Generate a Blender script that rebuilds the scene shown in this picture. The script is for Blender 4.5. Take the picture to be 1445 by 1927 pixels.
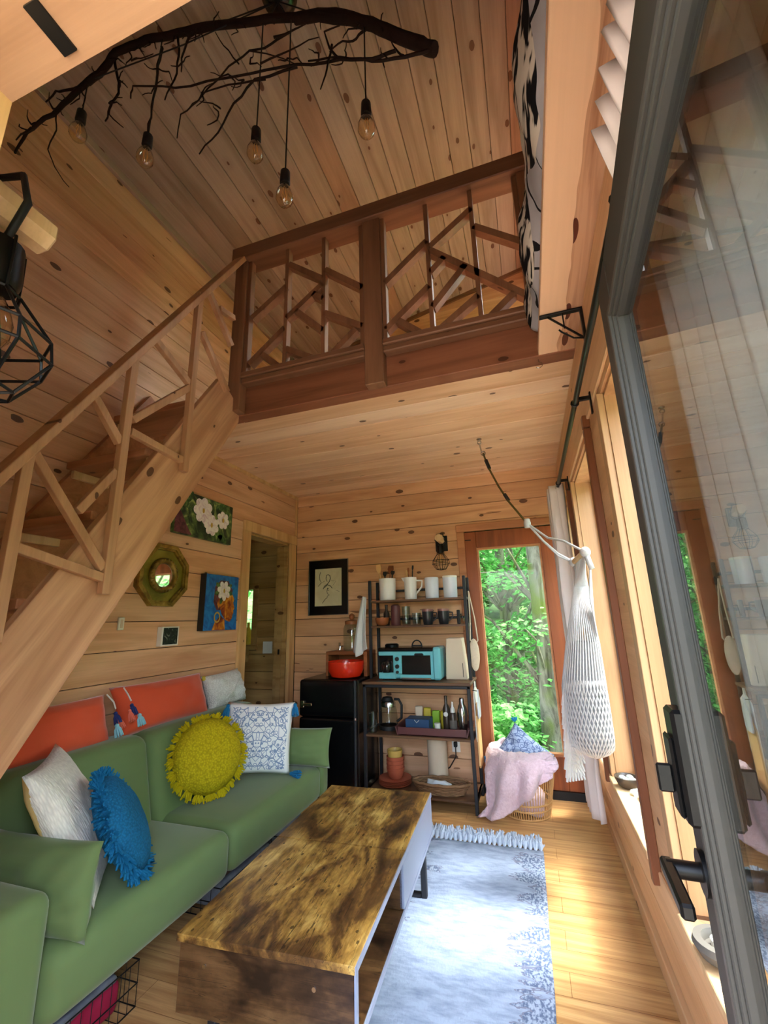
import bpy, math, random
from mathutils import Vector, Matrix, Quaternion, noise as mnoise
random.seed(7)
PI = math.pi
for o in list(bpy.data.objects): bpy.data.objects.remove(o)
SC = bpy.context.scene
COL = SC.collection

# ---------------------------------------------------------------- camera
YAW, PITCH, ROLL, FPX, EYE = -0.31529627, 0.24884558, -0.02828972, 803.4, Vector((0, 0, 1.4))
fwd = Vector((math.sin(YAW)*math.cos(PITCH), math.cos(YAW)*math.cos(PITCH), math.sin(PITCH)))
r0 = Vector((math.cos(YAW), -math.sin(YAW), 0)); u0 = r0.cross(fwd)
rgt = math.cos(ROLL)*r0 + math.sin(ROLL)*u0; upv = -math.sin(ROLL)*r0 + math.cos(ROLL)*u0
cam = bpy.data.cameras.new('camera'); camo = bpy.data.objects.new('camera', cam); COL.objects.link(camo)
mw = Matrix.Identity(4)
for i in range(3): mw[i][0] = rgt[i]; mw[i][1] = upv[i]; mw[i][2] = -fwd[i]; mw[i][3] = EYE[i]
camo.matrix_world = mw
cam.sensor_fit = 'VERTICAL'; cam.sensor_height = 36; cam.lens = FPX/1927*36; cam.clip_start = .02; cam.clip_end = 200
SC.camera = camo
def ray(px, py): return fwd*FPX + rgt*(px-722.5) - upv*(py-963.5)
def fx(px, py, x): d = ray(px, py); return EYE + d*((x-EYE.x)/d.x)
def fy(px, py, y): d = ray(px, py); return EYE + d*((y-EYE.y)/d.y)
def fz(px, py, z): d = ray(px, py); return EYE + d*((z-EYE.z)/d.z)

# ---------------------------------------------------------------- sky, sun, exposure
SUNDIR = Vector((.50, .10, .86)).normalized()          # towards the sun
W = bpy.data.worlds.new('sky'); SC.world = W; W.use_nodes = True
wn = W.node_tree.nodes; wl = W.node_tree.links
sky = wn.new('ShaderNodeTexSky'); sky.sky_type = 'NISHITA'; sky.sun_disc = False
sky.sun_elevation = math.asin(SUNDIR.z); sky.sun_rotation = math.atan2(SUNDIR.x, SUNDIR.y)
sky.air_density = 1.0; sky.dust_density = 2.5; sky.ozone_density = 1.0
hs = wn.new('ShaderNodeHueSaturation'); hs.inputs['Saturation'].default_value = .62; wl.new(sky.outputs[0], hs.inputs['Color']); wl.new(hs.outputs[0], wn['Background'].inputs[0]); wn['Background'].inputs[1].default_value = 0.92
sun = bpy.data.lights.new('sun', 'SUN'); sun.energy = 2.3; sun.angle = math.radians(9); sun.color = (1, .96, .9)
suno = bpy.data.objects.new('sun', sun); COL.objects.link(suno)
suno.rotation_euler = SUNDIR.to_track_quat('Z', 'Y').to_euler(); suno.location = (6, 3, 9)
vs = SC.view_settings; vs.view_transform = 'Standard'; vs.look = 'None'; vs.gamma = 1; vs.use_curve_mapping = False
vs.exposure = 2.12
def portal(c, sx, sy, direction):
    l = bpy.data.lights.new('window_portal', 'AREA'); l.shape = 'RECTANGLE'; l.size = sx; l.size_y = sy; l.cycles.is_portal = True
    o = bpy.data.objects.new('window_portal', l); COL.objects.link(o); o.location = c
    o.rotation_euler = Vector(direction).to_track_quat('-Z', 'Z').to_euler()

# ---------------------------------------------------------------- mesh helpers
def tag(o, label=None, cat=None, group=None, kind=None):
    if label: o['label'] = label
    if cat: o['category'] = cat
    if group: o['group'] = group
    if kind: o['kind'] = kind
    return o
def thing(name, label, cat, loc=(0, 0, 0), group=None, rz=0):
    o = bpy.data.objects.new(name, None); COL.objects.link(o); o.location = loc; o.rotation_euler = (0, 0, rz); o.empty_display_size = .05
    return tag(o, label, cat, group)
def copy_tree(o, parent=None):
    c = o.copy(); COL.objects.link(c)
    if parent: c.parent = parent; c.matrix_parent_inverse = o.matrix_parent_inverse.copy()
    for ch in [x for x in bpy.data.objects if x.parent == o]: copy_tree(ch, c)
    return c
def basis(d, up=Vector((0, 0, 1))):
    d = d.normalized(); s = d.cross(up)
    if s.length < 1e-4: s = d.cross(Vector((1, 0, 0)))
    s.normalize(); return s, s.cross(d).normalized()
class B:
    def __init__(s): s.v = []; s.f = []
    def add(s, vs_, fs_):
        n = len(s.v); s.v += [tuple(p) for p in vs_]; s.f += [tuple(i+n for i in f) for f in fs_]; return s
    def box(s, x0, x1, y0, y1, z0, z1):
        return s.add([(x, y, z) for x in (x0, x1) for y in (y0, y1) for z in (z0, z1)],
                     [(0, 1, 3, 2), (4, 6, 7, 5), (0, 4, 5, 1), (2, 3, 7, 6), (0, 2, 6, 4), (1, 5, 7, 3)])
    def cbox(s, x0, x1, y0, y1, z0, z1, c=.004):          # box with chamfered edges
        vs_ = []; X = (x0, x1); Y = (y0, y1); Z = (z0, z1); I = {}
        for i in (0, 1):
            for j in (0, 1):
                for k in (0, 1):
                    sx, sy, sz = (1-2*i)*c, (1-2*j)*c, (1-2*k)*c
                    for a, q in enumerate(((0, sy, sz), (sx, 0, sz), (sx, sy, 0))):
                        I[i, j, k, a] = len(vs_); vs_.append((X[i]+q[0], Y[j]+q[1], Z[k]+q[2]))
        fs = []
        for a in range(3):
            for e in (0, 1):
                cy = [(0, 0), (0, 1), (1, 1), (1, 0)]
                def key(p, q): t = [0, 0, 0]; o = [n for n in range(3) if n != a]; t[a] = e; t[o[0]] = p; t[o[1]] = q; return (*t, a)
                fc = [I[key(*q)] for q in cy]
                if (e == 1) == (a != 1): fc = fc[::-1]
                fs.append(tuple(fc))
        for a in range(3):                                   # edge chamfers
            o = [n for n in range(3) if n != a]
            for p in (0, 1):
                for q in (0, 1):
                    t0 = [0, 0, 0]; t1 = [0, 0, 0]; t0[a] = 0; t1[a] = 1
                    for t in (t0, t1): t[o[0]] = p; t[o[1]] = q
                    fc = (I[(*t0, o[0])], I[(*t1, o[0])], I[(*t1, o[1])], I[(*t0, o[1])])
                    fs.append(fc if ((p == q) == (a != 1)) else fc[::-1])
        for i in (0, 1):
            for j in (0, 1):
                for k in (0, 1):
                    fc = tuple(I[i, j, k, a] for a in range(3)); fs.append(fc if (i+j+k) % 2 == 0 else fc[::-1])
        return s.add(vs_, fs)
    def bar(s, p, q, w, h, up=Vector((0, 0, 1))):            # rectangular bar, w sideways, h along up
        p = Vector(p); q = Vector(q); a, b = basis(q-p, Vector(up))
        vs_ = [e + a*(w/2*i) + b*(h/2*j) for e in (p, q) for i, j in ((-1, -1), (1, -1), (1, 1), (-1, 1))]
        return s.add(vs_, [(3, 2, 1, 0), (4, 5, 6, 7), (0, 1, 5, 4), (1, 2, 6, 5), (2, 3, 7, 6), (3, 0, 4, 7)])
    def prism(s, poly, axis, a0, a1):                        # polygon in the two other axes, extruded along axis
        def P(u, v, w): return {'x': (w, u, v), 'y': (u, w, v), 'z': (u, v, w)}[axis]
        n = len(poly); vs_ = [P(u, v, a0) for u, v in poly] + [P(u, v, a1) for u, v in poly]
        return s.add(vs_, [tuple(range(n))[::-1], tuple(range(n, 2*n))] + [(i, (i+1) % n, n+(i+1) % n, n+i) for i in range(n)])
    def tube(s, pts, r, n=8, cap=True):
        pts = [Vector(p) for p in pts]; m = len(pts); rs = r if isinstance(r, (list, tuple)) else [r]*m
        vs_ = []; nrm = None
        for i, p in enumerate(pts):
            t = (pts[min(i+1, m-1)]-pts[max(i-1, 0)])
            t = t.normalized() if t.length > 1e-9 else Vector((0, 0, 1))
            if nrm is None: nrm = basis(t)[0]
            nrm = (nrm - t*nrm.dot(t)); nrm = nrm.normalized() if nrm.length > 1e-6 else basis(t)[0]
            b = t.cross(nrm)
            for k in range(n): a = 2*PI*k/n; vs_.append(p + (nrm*math.cos(a)+b*math.sin(a))*rs[i])
        fs = [(i*n+k, i*n+(k+1) % n, (i+1)*n+(k+1) % n, (i+1)*n+k) for i in range(m-1) for k in range(n)]
        if cap: fs += [tuple(range(n))[::-1], tuple((m-1)*n+k for k in range(n))]
        return s.add(vs_, fs)
    def lathe(s, prof, c=(0, 0, 0), n=20, axis='z', cap=True):
        vs_ = []; c = Vector(c)
        for r, h in prof:
            for k in range(n):
                a = 2*PI*k/n; u, v = r*math.cos(a), r*math.sin(a)
                vs_.append(c + Vector({'z': (u, v, h), 'y': (u, h, -v), 'x': (h, u, v)}[axis]))
        m = len(prof)
        fs = [(i*n+k, i*n+(k+1) % n, (i+1)*n+(k+1) % n, (i+1)*n+k) for i in range(m-1) for k in range(n)]
        if cap: fs += [tuple(range(n))[::-1], tuple((m-1)*n+k for k in range(n))]
        return s.add(vs_, fs)
    def grid(s, fn, nu, nv, cu=False, cv=False):
        a = nu if cu else nu+1; b = nv if cv else nv+1
        vs_ = [fn(i/nu, j/nv) for i in range(a) for j in range(b)]
        fs = [(i*b+j, ((i+1) % a)*b+j, ((i+1) % a)*b+(j+1) % b, i*b+(j+1) % b) for i in range(nu) for j in range(nv)]
        return s.add(vs_, fs)
    def ell(s, c, r, nu=16, nv=10, M=None):
        c = Vector(c)
        def P(a, b):
            p = Vector((r[0]*math.cos(a)*math.sin(b), r[1]*math.sin(a)*math.sin(b), r[2]*math.cos(b)))
            return c + (M @ p if M else p)
        return s.grid(lambda u, v: P(2*PI*u, PI*(.002+.996*v)), nu, nv, cu=True)
    def xf(s, M): s.v = [tuple(M @ Vector(p)) for p in s.v]; return s
    def out(s, name, mat, parent=None, smooth=None, label=None, cat=None, group=None, kind=None, thick=None, sub=0, bevel=0):
        me = bpy.data.meshes.new(name); me.from_pydata(s.v, [], s.f); me.validate(); me.update()
        me.materials.append(MAT[mat] if isinstance(mat, str) else mat)
        if smooth is not None:
            me.shade_smooth()
            if smooth < 179: me.set_sharp_from_angle(angle=math.radians(smooth))
        o = bpy.data.objects.new(name, me); COL.objects.link(o)
        if parent is not None: o.parent = parent
        if thick: md = o.modifiers.new('thickness', 'SOLIDIFY'); md.thickness = thick; md.offset = 0
        if bevel: md = o.modifiers.new('bevel', 'BEVEL'); md.width = bevel; md.segments = 2; md.limit_method = 'ANGLE'
        if sub: md = o.modifiers.new('sub', 'SUBSURF'); md.levels = md.render_levels = sub
        return tag(o, label, cat, group, kind)
def struct(name, b, mat, **k): return b.out(name, mat, kind='structure', **k)
def nz(x, y=0, z=0): return mnoise.noise(Vector((x, y, z)))
def frame(c, normal, up=(0, 0, 1)):                        # local x right, y up, z along normal
    n = Vector(normal).normalized(); x = Vector(up).cross(n).normalized(); y = n.cross(x)
    M = Matrix.Identity(4)
    for i in range(3): M[i][0] = x[i]; M[i][1] = y[i]; M[i][2] = n[i]; M[i][3] = c[i]
    return M

# ---------------------------------------------------------------- materials
MAT = {}
def hexc(r, g, b):
    f = lambda c: (c/255/12.92 if c/255 <= .04045 else ((c/255+.055)/1.055)**2.4)
    return (f(r), f(g), f(b), 1)
class N:
    def __init__(s, name, rough=.6, metal=0, spec=.5):
        s.m = bpy.data.materials.new(name); s.m.use_nodes = True; s.t = s.m.node_tree; s.b = s.t.nodes['Principled BSDF']
        s.b.inputs['Roughness'].default_value = rough; s.b.inputs['Metallic'].default_value = metal; s.b.inputs['Specular IOR Level'].default_value = spec
        MAT[name] = s.m
    def n(s, t, **k):
        q = s.t.nodes.new('ShaderNode'+t)
        for a, v in k.items():
            if a.startswith('i_'):
                key = a[2:]; key = int(key) if key.isdigit() else key
                if hasattr(v, 'bl_idname') or hasattr(v, 'is_output'): s.t.links.new(v, q.inputs[key])
                else: q.inputs[key].default_value = v
            else: setattr(q, a, v)
        return q
    def l(s, a, b): s.t.links.new(a, b)
    rotx = 0
    def coord(s, kind='Object', scale=(1, 1, 1), rnd=True):
        tc = s.n('TexCoord').outputs[kind]
        if s.rotx:
            vr = s.n('VectorRotate', rotation_type='X_AXIS'); s.l(tc, vr.inputs['Vector']); vr.inputs['Angle'].default_value = s.rotx; tc = vr.outputs[0]
        if rnd:
            ob = s.n('ObjectInfo').outputs['Random']
            off = s.n('VectorMath', operation='SCALE'); off.inputs[0].default_value = (37.3, 19.1, 53.7); s.l(ob, off.inputs['Scale'])
            ad = s.n('VectorMath', operation='ADD'); s.l(tc, ad.inputs[0]); s.l(off.outputs[0], ad.inputs[1]); tc = ad.outputs[0]
        mp = s.n('VectorMath', operation='MULTIPLY'); s.l(tc, mp.inputs[0]); mp.inputs[1].default_value = scale
        return mp.outputs[0]
    def noise(s, vec, sc=1, det=3, dist=0, rough=.55):
        q = s.n('TexNoise'); s.l(vec, q.inputs['Vector']); q.inputs['Scale'].default_value = sc; q.inputs['Detail'].default_value = det
        q.inputs['Distortion'].default_value = dist; q.inputs['Roughness'].default_value = rough; return q.outputs['Fac']
    def ramp(s, fac, *st, interp='LINEAR'):
        q = s.n('ValToRGB'); q.color_ramp.interpolation = interp; e = q.color_ramp.elements
        while len(e) < len(st): e.new(.5)
        for i, (p, c) in enumerate(st): e[i].position = p; e[i].color = c if len(c) == 4 else (*c, 1)
        s.l(fac, q.inputs[0]); return q.outputs[0]
    def mix(s, fac, a, b, mode='MIX'):
        q = s.n('MixRGB', blend_type=mode)
        for v, i in ((fac, 0), (a, 1), (b, 2)):
            if hasattr(v, 'is_output'): s.l(v, q.inputs[i])
            else: q.inputs[i].default_value = v
        return q.outputs[0]
    def math(s, op, a, b=0, clamp=False):
        q = s.n('Math', operation=op, use_clamp=clamp)
        for v, i in ((a, 0), (b, 1)):
            if hasattr(v, 'is_output'): s.l(v, q.inputs[i])
            else: q.inputs[i].default_value = v
        return q.outputs[0]
    def base(s, c):
        if hasattr(c, 'is_output'): s.l(c, s.b.inputs['Base Color'])
        else: s.b.inputs['Base Color'].default_value = c
        return s
    def bump(s, h, st=.2, d=.01):
        q = s.n('Bump'); q.inputs['Strength'].default_value = st; q.inputs['Distance'].default_value = d
        s.l(h, q.inputs['Height']); s.l(q.outputs[0], s.b.inputs['Normal']); return s
def axscale(g, n, along, across, thru):
    return tuple(along if a == g else thru if a == n else across for a in 'xyz')
def wood(name, light, dark, g, nrm, knots=1.0, rough=.55, tints=None, kcol=(70, 35, 18), contrast=1, kden=.36, streak=0, rotx=0):
    m = N(name, rough, 0, .35); m.rotx = rotx
    v = m.coord(scale=axscale(g, nrm, .8, 10, 10)); n1 = m.noise(v, 1, 3, .9)
    v2 = m.coord(scale=axscale(g, nrm, 4, 150, 150)); n2 = m.noise(v2, 1, 2)
    d = .5-.2*contrast
    d = .5-.26*contrast
    c = m.ramp(n1, (d, hexc(*dark)), (.5+.10*contrast, hexc(*light)))
    c = m.mix(.10, c, m.ramp(n2, (.3, (.25, .2, .16)), (.6, (1, 1, 1))), 'MULTIPLY')
    if tints:
        r = m.n('ObjectInfo').outputs['Random']; r2 = m.math('FRACT', m.math('MULTIPLY', r, 7.31))
        c = m.mix(1, c, m.ramp(r2, *[(i/len(tints), t) for i, t in enumerate(tints)], interp='CONSTANT'), 'MULTIPLY')
    if knots:
        v3 = m.coord(); sp = m.n('SeparateXYZ'); m.l(v3, sp.inputs[0]); cb = m.n('CombineXYZ'); ax_ = [a for a in 'xyz' if a not in (g, nrm)][0]
        m.l(m.math('MULTIPLY', sp.outputs['xyz'.index(g)], 3.0), cb.inputs[0]); m.l(m.math('MULTIPLY', sp.outputs['xyz'.index(ax_)], 5.5), cb.inputs[1])
        w = m.n('TexVoronoi', voronoi_dimensions='2D'); w.inputs['Scale'].default_value = 1; m.l(cb.outputs[0], w.inputs['Vector'])
        dn = m.math('ADD', w.outputs['Distance'], m.math('MULTIPLY', m.math('SUBTRACT', m.noise(m.coord(scale=axscale(g, nrm, 20, 40, .1)), 1, 2), .5), .05))
        on = m.math('LESS_THAN', m.n('SeparateColor', i_0=w.outputs['Color']).outputs[0], kden)
        k = m.math('MULTIPLY', on, m.math('LESS_THAN', dn, m.math('MULTIPLY', 0.072*knots, m.math('ADD', .45, m.n('SeparateColor', i_0=w.outputs['Color']).outputs[1]))))
        ring = m.math('MULTIPLY', on, m.math('SUBTRACT', 1, m.math('DIVIDE', dn, .22*knots), clamp=True))
        c = m.mix(m.math('MULTIPLY', ring, .55), c, hexc(*dark)); c = m.mix(m.math('MULTIPLY', k, .85), c, hexc(*kcol))
    if streak:
        pk = m.noise(m.coord(scale=axscale(g, nrm, 1.7, 11, .1)), 1, 3, .6); c = m.mix(m.math('MULTIPLY', m.math('GREATER_THAN', pk, streak), .75), c, hexc(112, 62, 34))
    m.base(c).bump(n2, .08, .003); return m
T = lambda *a: [(x, y, z, 1) for x, y, z in a]
pt = T((1, 1, 1), (.93, .88, .82), (1.05, 1.0, .92), (.98, .9, .8), (1.0, .96, .9), (.88, .8, .7))
wood('pine_left', (232, 188, 150), (200, 148, 110), 'y', 'x', 1.0, .5, pt, streak=.73)
wood('pine_back', (228, 182, 142), (194, 140, 100), 'x', 'y', 1.15, .5, pt, streak=.70)
wood('pine_loft', (242, 208, 174), (218, 172, 134), 'x', 'z', .9, .5, pt)
wood('pine_right', (226, 188, 148), (200, 154, 112), 'y', 'x', .9, .5, pt, kden=.25)
wood('pine_post', (196, 156, 114), (170, 128, 90), 'z', 'x', .8, .45, pt, kden=.3)
wood('cedar_roof', (186, 168, 154), (150, 130, 116), 'y', 'z', .9, .5,
     T((1, 1, 1), (1.05, 1, .96), (.98, .78, .66), (.9, .84, .78), (1.06, 1.02, .96), (.94, .88, .84), (.98, .94, .9), (.86, .76, .68), (1, .94, .88)), kcol=(95, 52, 30), kden=.5)
wood('fir_stair', (212, 162, 122), (172, 120, 84), 'y', 'x', 1.0, .5, contrast=.8, rotx=-1.02)
wood('fir_tread', (190, 130, 92), (146, 92, 60), 'x', 'z', .9, .55)
wood('loft_fir', (140, 98, 70), (106, 70, 48), 'z', 'x', .4, .5)
wood('fir_rail', (198, 150, 110), (160, 114, 78), 'z', 'x', .5, .5)
wood('fir_rail_x', (132, 92, 66), (100, 66, 44), 'x', 'y', .6, .5)
wood('fir_beam', (146, 92, 64), (108, 62, 40), 'x', 'y', .9, .55)
wood('head_wood', (162, 126, 96), (142, 106, 78), 'x', 'z', 0, .6)
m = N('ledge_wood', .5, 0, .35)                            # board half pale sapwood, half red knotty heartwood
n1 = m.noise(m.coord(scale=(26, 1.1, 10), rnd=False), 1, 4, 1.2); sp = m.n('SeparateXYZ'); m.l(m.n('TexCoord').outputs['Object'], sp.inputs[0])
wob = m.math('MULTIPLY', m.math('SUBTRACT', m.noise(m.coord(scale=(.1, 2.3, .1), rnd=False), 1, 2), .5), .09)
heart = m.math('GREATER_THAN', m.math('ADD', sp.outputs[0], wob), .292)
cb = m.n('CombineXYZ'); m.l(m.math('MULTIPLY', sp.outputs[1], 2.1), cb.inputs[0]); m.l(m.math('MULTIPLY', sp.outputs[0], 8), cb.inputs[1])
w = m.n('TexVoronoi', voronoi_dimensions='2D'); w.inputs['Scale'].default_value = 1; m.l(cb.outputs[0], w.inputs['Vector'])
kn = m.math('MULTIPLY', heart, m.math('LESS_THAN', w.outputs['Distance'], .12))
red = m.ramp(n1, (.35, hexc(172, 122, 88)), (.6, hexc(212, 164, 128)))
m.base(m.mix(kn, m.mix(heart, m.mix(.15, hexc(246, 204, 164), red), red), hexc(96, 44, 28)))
wood('casing', (226, 184, 128), (190, 140, 88), 'z', 'x', .5, .5)
wood('casing_red', (196, 132, 90), (160, 98, 62), 'x', 'y', .3, .5)
wood('door_red', (158, 84, 44), (112, 54, 26), 'z', 'y', 0, .4)
wood('brown_strip', (126, 74, 46), (92, 50, 30), 'z', 'x', 0, .45)
wood('crate_wood', (164, 96, 54), (110, 60, 32), 'x', 'y', 0, .5)
wood('pale_wood', (232, 196, 150), (206, 164, 114), 'z', 'x', 0, .5)
wood('bath_pine', (190, 156, 104), (150, 112, 66), 'x', 'y', 1, .55, pt)
def plain(name, rgb, rough=.6, metal=0, spec=.5, var=.0, sc=30, bump=0, sheen=0):
    m = N(name, rough, metal, spec); c = hexc(*rgb)
    if var or bump:
        n = m.noise(m.coord(scale=(sc, sc, sc)), 1, 3)
        if var: c = m.mix(m.math('MULTIPLY', n, 1), tuple(x*(1-var) for x in c[:3])+(1,), tuple(min(1, x*(1+var)) for x in c[:3])+(1,))
        if bump: m.bump(n, bump, .005)
    m.base(c)
    if sheen: m.b.inputs['Sheen Weight'].default_value = sheen; m.b.inputs['Sheen Roughness'].default_value = .4
    return m
def glassy(name, tint=(1, 1, 1, 1), ior=1.5, rough=0.0, gain=1.0):
    m = bpy.data.materials.new(name); m.use_nodes = True; t = m.node_tree; t.nodes.remove(t.nodes['Principled BSDF'])
    tr = t.nodes.new('ShaderNodeBsdfTransparent'); tr.inputs[0].default_value = tint
    gl = t.nodes.new('ShaderNodeBsdfGlossy'); gl.inputs['Roughness'].default_value = rough
    ge = t.nodes.new('ShaderNodeNewGeometry'); dt = t.nodes.new('ShaderNodeVectorMath'); dt.operation = 'DOT_PRODUCT'
    t.links.new(ge.outputs['Normal'], dt.inputs[0]); t.links.new(ge.outputs['Incoming'], dt.inputs[1])
    def mt(op, *a):
        q = t.nodes.new('ShaderNodeMath'); q.operation = op
        for i, v in enumerate(a):
            if hasattr(v, 'is_output'): t.links.new(v, q.inputs[i])
            else: q.inputs[i].default_value = v
        return q.outputs[0]
    f0 = ((ior-1)/(ior+1))**2; fr = mt('ADD', mt('MULTIPLY', mt('POWER', mt('SUBTRACT', 1.0, mt('ABSOLUTE', dt.outputs['Value'])), 5.0), 1-f0), f0)   # Schlick, same from both sides
    ml = t.nodes.new('ShaderNodeMath'); ml.operation = 'MULTIPLY'; ml.inputs[1].default_value = gain; ml.use_clamp = True
    mx = t.nodes.new('ShaderNodeMixShader'); t.links.new(fr, ml.inputs[0]); t.links.new(ml.outputs[0], mx.inputs[0])
    t.links.new(tr.outputs[0], mx.inputs[1]); t.links.new(gl.outputs[0], mx.inputs[2])
    t.links.new(mx.outputs[0], t.nodes['Material Output'].inputs[0]); MAT[name] = m
glassy('pane', (.97, .99, .98, 1), 1.5, 0, .2); glassy('door_pane', (.72, .75, .74, 1), 1.55, .0, 1.5)
glassy('bulb_glass', (1, .93, .80, 1), 1.5, 0, 2.6); glassy('clear_glass', (.82, .86, .86, 1), 1.5, .02, 1.5)
plain('black_metal', (10, 10, 11), .42, .1, .35); plain('rod_metal', (34, 38, 38), .3, .6); plain('steel', (190, 190, 190), .2, 1)
plain('dark_frame', (38, 39, 44), .5, .3); plain('black_gloss', (8, 8, 10), .25); plain('black_rubber', (14, 14, 15), .6)
plain('groove', (40, 24, 12), .95); plain('door_grey', (48, 47, 44), .55, 0, .3, .06, 8, .05); plain('door_bead', (62, 61, 58), .45, 0, .4)
plain('white_cloth', (226, 222, 218), .85, 0, .2, .06, 14, .3); plain('curtain', (222, 212, 210), .9, 0, .1, .05, 10, .2)
plain('rope', (196, 194, 194), .9, 0, .1, .1, 60, .4); plain('net_inner', (150, 150, 154), .95, 0, .1, .2, 70, .6)
plain('brown_rope', (96, 80, 44), .9, 0, .1, .4, 90, .3); plain('brass', (150, 120, 50), .3, 1); plain('white_plate', (232, 228, 216), .4)
plain('red_enamel', (205, 42, 18), .2); plain('aqua', (112, 190, 200), .25); plain('ceramic', (232, 230, 224), .3); plain('ceramic_blue', (214, 222, 232), .25)
plain('dark_mug', (42, 42, 46), .3); plain('terracotta', (176, 92, 66), .5, 0, .4, .1, 20); plain('mustard_bowl', (206, 170, 88), .4)
plain('paper', (214, 196, 172), .8, 0, .2); plain('maroon', (92, 48, 48), .5); plain('blue_box', (34, 66, 104), .5, 0, .4, .2, 12); plain('label_white', (220, 218, 210), .6)
plain('green_tag', (130, 180, 40), .6); plain('yellow_pack', (190, 170, 50), .5, 0, .4, .4, 16); plain('stone', (176, 186, 176), .6, 0, .4, .3, 30); plain('bowl_dark', (58, 46, 36), .35)
plain('outlet', (228, 226, 220), .4); plain('magenta', (150, 30, 62), .8, 0, .2, .3, 9); plain('blue_white', (116, 122, 136), .8, 0, .2, .35, 24); plain('cutting_board', (224, 178, 120), .5)
plain('filament', (240, 190, 110), .4); plain('wicker', (196, 150, 92), .6, 0, .4, .2, 40); plain('brown_wicker', (136, 102, 72), .7, 0, .4, .35, 60, .4)
plain('bark_dark', (44, 32, 28), .85, 0, .2, .35, 22, .6); plain('macrame', (222, 206, 180), .9, 0, .1, .12, 80, .5); plain('towel', (206, 206, 204), .9, 0, .1, .06, 50, .4)
plain('tassel_blue', (40, 118, 170), .9, 0, .1, .2, 30); plain('tassel_navy', (36, 48, 110), .9); plain('tassel_sky', (140, 196, 214), .9); plain('tassel_coral', (226, 112, 92), .9)
plain('grey_shade', (96, 92, 86), .8); plain('screw', (60, 44, 30), .5, .3); plain('mirror', (240, 240, 240), .02, 1); plain('filler', (200, 150, 100), .7)
m = plain('coral_velvet', (214, 84, 52), .75, 0, .2, .12, 5, .15, .5); m = plain('green_velvet', (102, 122, 78), .8, 0, .15, .12, 4, .1, .3)
def knit(name, rgb, sc, dark=.55, st=.7, stretch=(1, 1, 1)):
    m = N(name, .9, 0, .15); v = m.coord('Object', tuple(sc*x for x in stretch)); w = m.n('TexVoronoi'); m.l(v, w.inputs['Vector']); w.inputs['Scale'].default_value = 1
    c = hexc(*rgb); m.base(m.ramp(w.outputs['Distance'], (.1, c), (.75, tuple(x*dark for x in c[:3])))); m.bump(m.math('SUBTRACT', 1, w.outputs['Distance']), st, .006); return m
knit('yellow_knit', (206, 186, 28), 95, .6); knit('blue_knit', (30, 112, 160), 120, .6); knit('white_weave', (238, 234, 224), 130, .8, .5, (1, .25, 1)); knit('white_fluff', (228, 228, 226), 120, .75)
plain('cream_back', (232, 206, 140), .85, 0, .2, .05, 20, .1); plain('yellow_fringe', (186, 168, 22), .9, 0, .1, .2, 60); plain('blue_fringe', (26, 104, 150), .9, 0, .1, .2, 60)
# pink plush throw
m = N('pink_plush', .95, 0, .1); n = m.noise(m.coord(scale=(60, 60, 60)), 1, 4); n2 = m.noise(m.coord(scale=(9, 9, 9)), 1, 2)
m.base(m.mix(n2, m.ramp(n, (.3, hexc(196, 164, 172)), (.7, hexc(226, 200, 208))), hexc(214, 186, 194))).bump(n, .8, .012); m.b.inputs['Sheen Weight'].default_value = .4
# embroidered white and blue cushion
def embroidery(name, ground, ink):
    m = N(name, .85, 0, .15); tc = m.n('TexCoord').outputs['Object']
    sp = m.n('SeparateXYZ'); m.l(tc, sp.inputs[0]); ax = m.math('ABSOLUTE', sp.outputs[0]); ay = sp.outputs[1]
    cb = m.n('CombineXYZ'); m.l(ax, cb.inputs[0]); m.l(ay, cb.inputs[1])
    w = m.n('TexVoronoi', feature='DISTANCE_TO_EDGE'); w.inputs['Scale'].default_value = 24; m.l(cb.outputs[0], w.inputs['Vector'])
    w2 = m.n('TexVoronoi'); w2.inputs['Scale'].default_value = 30; m.l(cb.outputs[0], w2.inputs['Vector'])
    dia = m.math('ADD', ax, m.math('ABSOLUTE', ay)); wv = m.math('ABSOLUTE', m.math('SINE', m.math('MULTIPLY', dia, 46)))
    ringd = m.math('ABSOLUTE', m.math('SUBTRACT', w2.outputs['Distance'], .33))
    k = m.math('MAXIMUM', m.math('LESS_THAN', w.outputs['Distance'], .045), m.math('MAXIMUM', m.math('LESS_THAN', ringd, .055), m.math('LESS_THAN', wv, .10)))
    edge = m.math('LESS_THAN', m.math('MAXIMUM', ax, m.math('ABSOLUTE', ay)), .185)
    m.base(m.mix(m.math('MULTIPLY', m.math('MULTIPLY', k, edge), .8), hexc(*ground), hexc(*ink))); return m
embroidery('embroidered', (232, 234, 238), (70, 110, 165)); embroidery('embroidered_blue', (124, 138, 164), (42, 60, 100))
# floor: bamboo strips
m = N('floor_bamboo', .38, 0, .45); v = m.coord(scale=(1.6, 34, 34), rnd=False); n1 = m.noise(v, 1, 4, .6); n2 = m.noise(m.coord(scale=(5, 160, 100), rnd=False), 1, 2)
c = m.ramp(n1, (.3, hexc(176, 128, 78)), (.62, hexc(214, 170, 114)))
br = m.n('TexBrick'); br.offset = .37; br.inputs['Scale'].default_value = 1; br.inputs['Brick Width'].default_value = 1.6; br.inputs['Row Height'].default_value = .125
br.inputs['Mortar Size'].default_value = .0012; br.inputs['Color1'].default_value = (1, 1, 1, 1); br.inputs['Color2'].default_value = (.92, .9, .87, 1); br.inputs['Mortar'].default_value = (.45, .35, .25, 1)
m.l(m.coord(rnd=False), br.inputs['Vector'])
m.base(m.mix(1, m.mix(.25, c, m.ramp(n2, (.3, (.4, .32, .25)), (.6, (1, 1, 1))), 'MULTIPLY'), br.outputs[0], 'MULTIPLY'))
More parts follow.
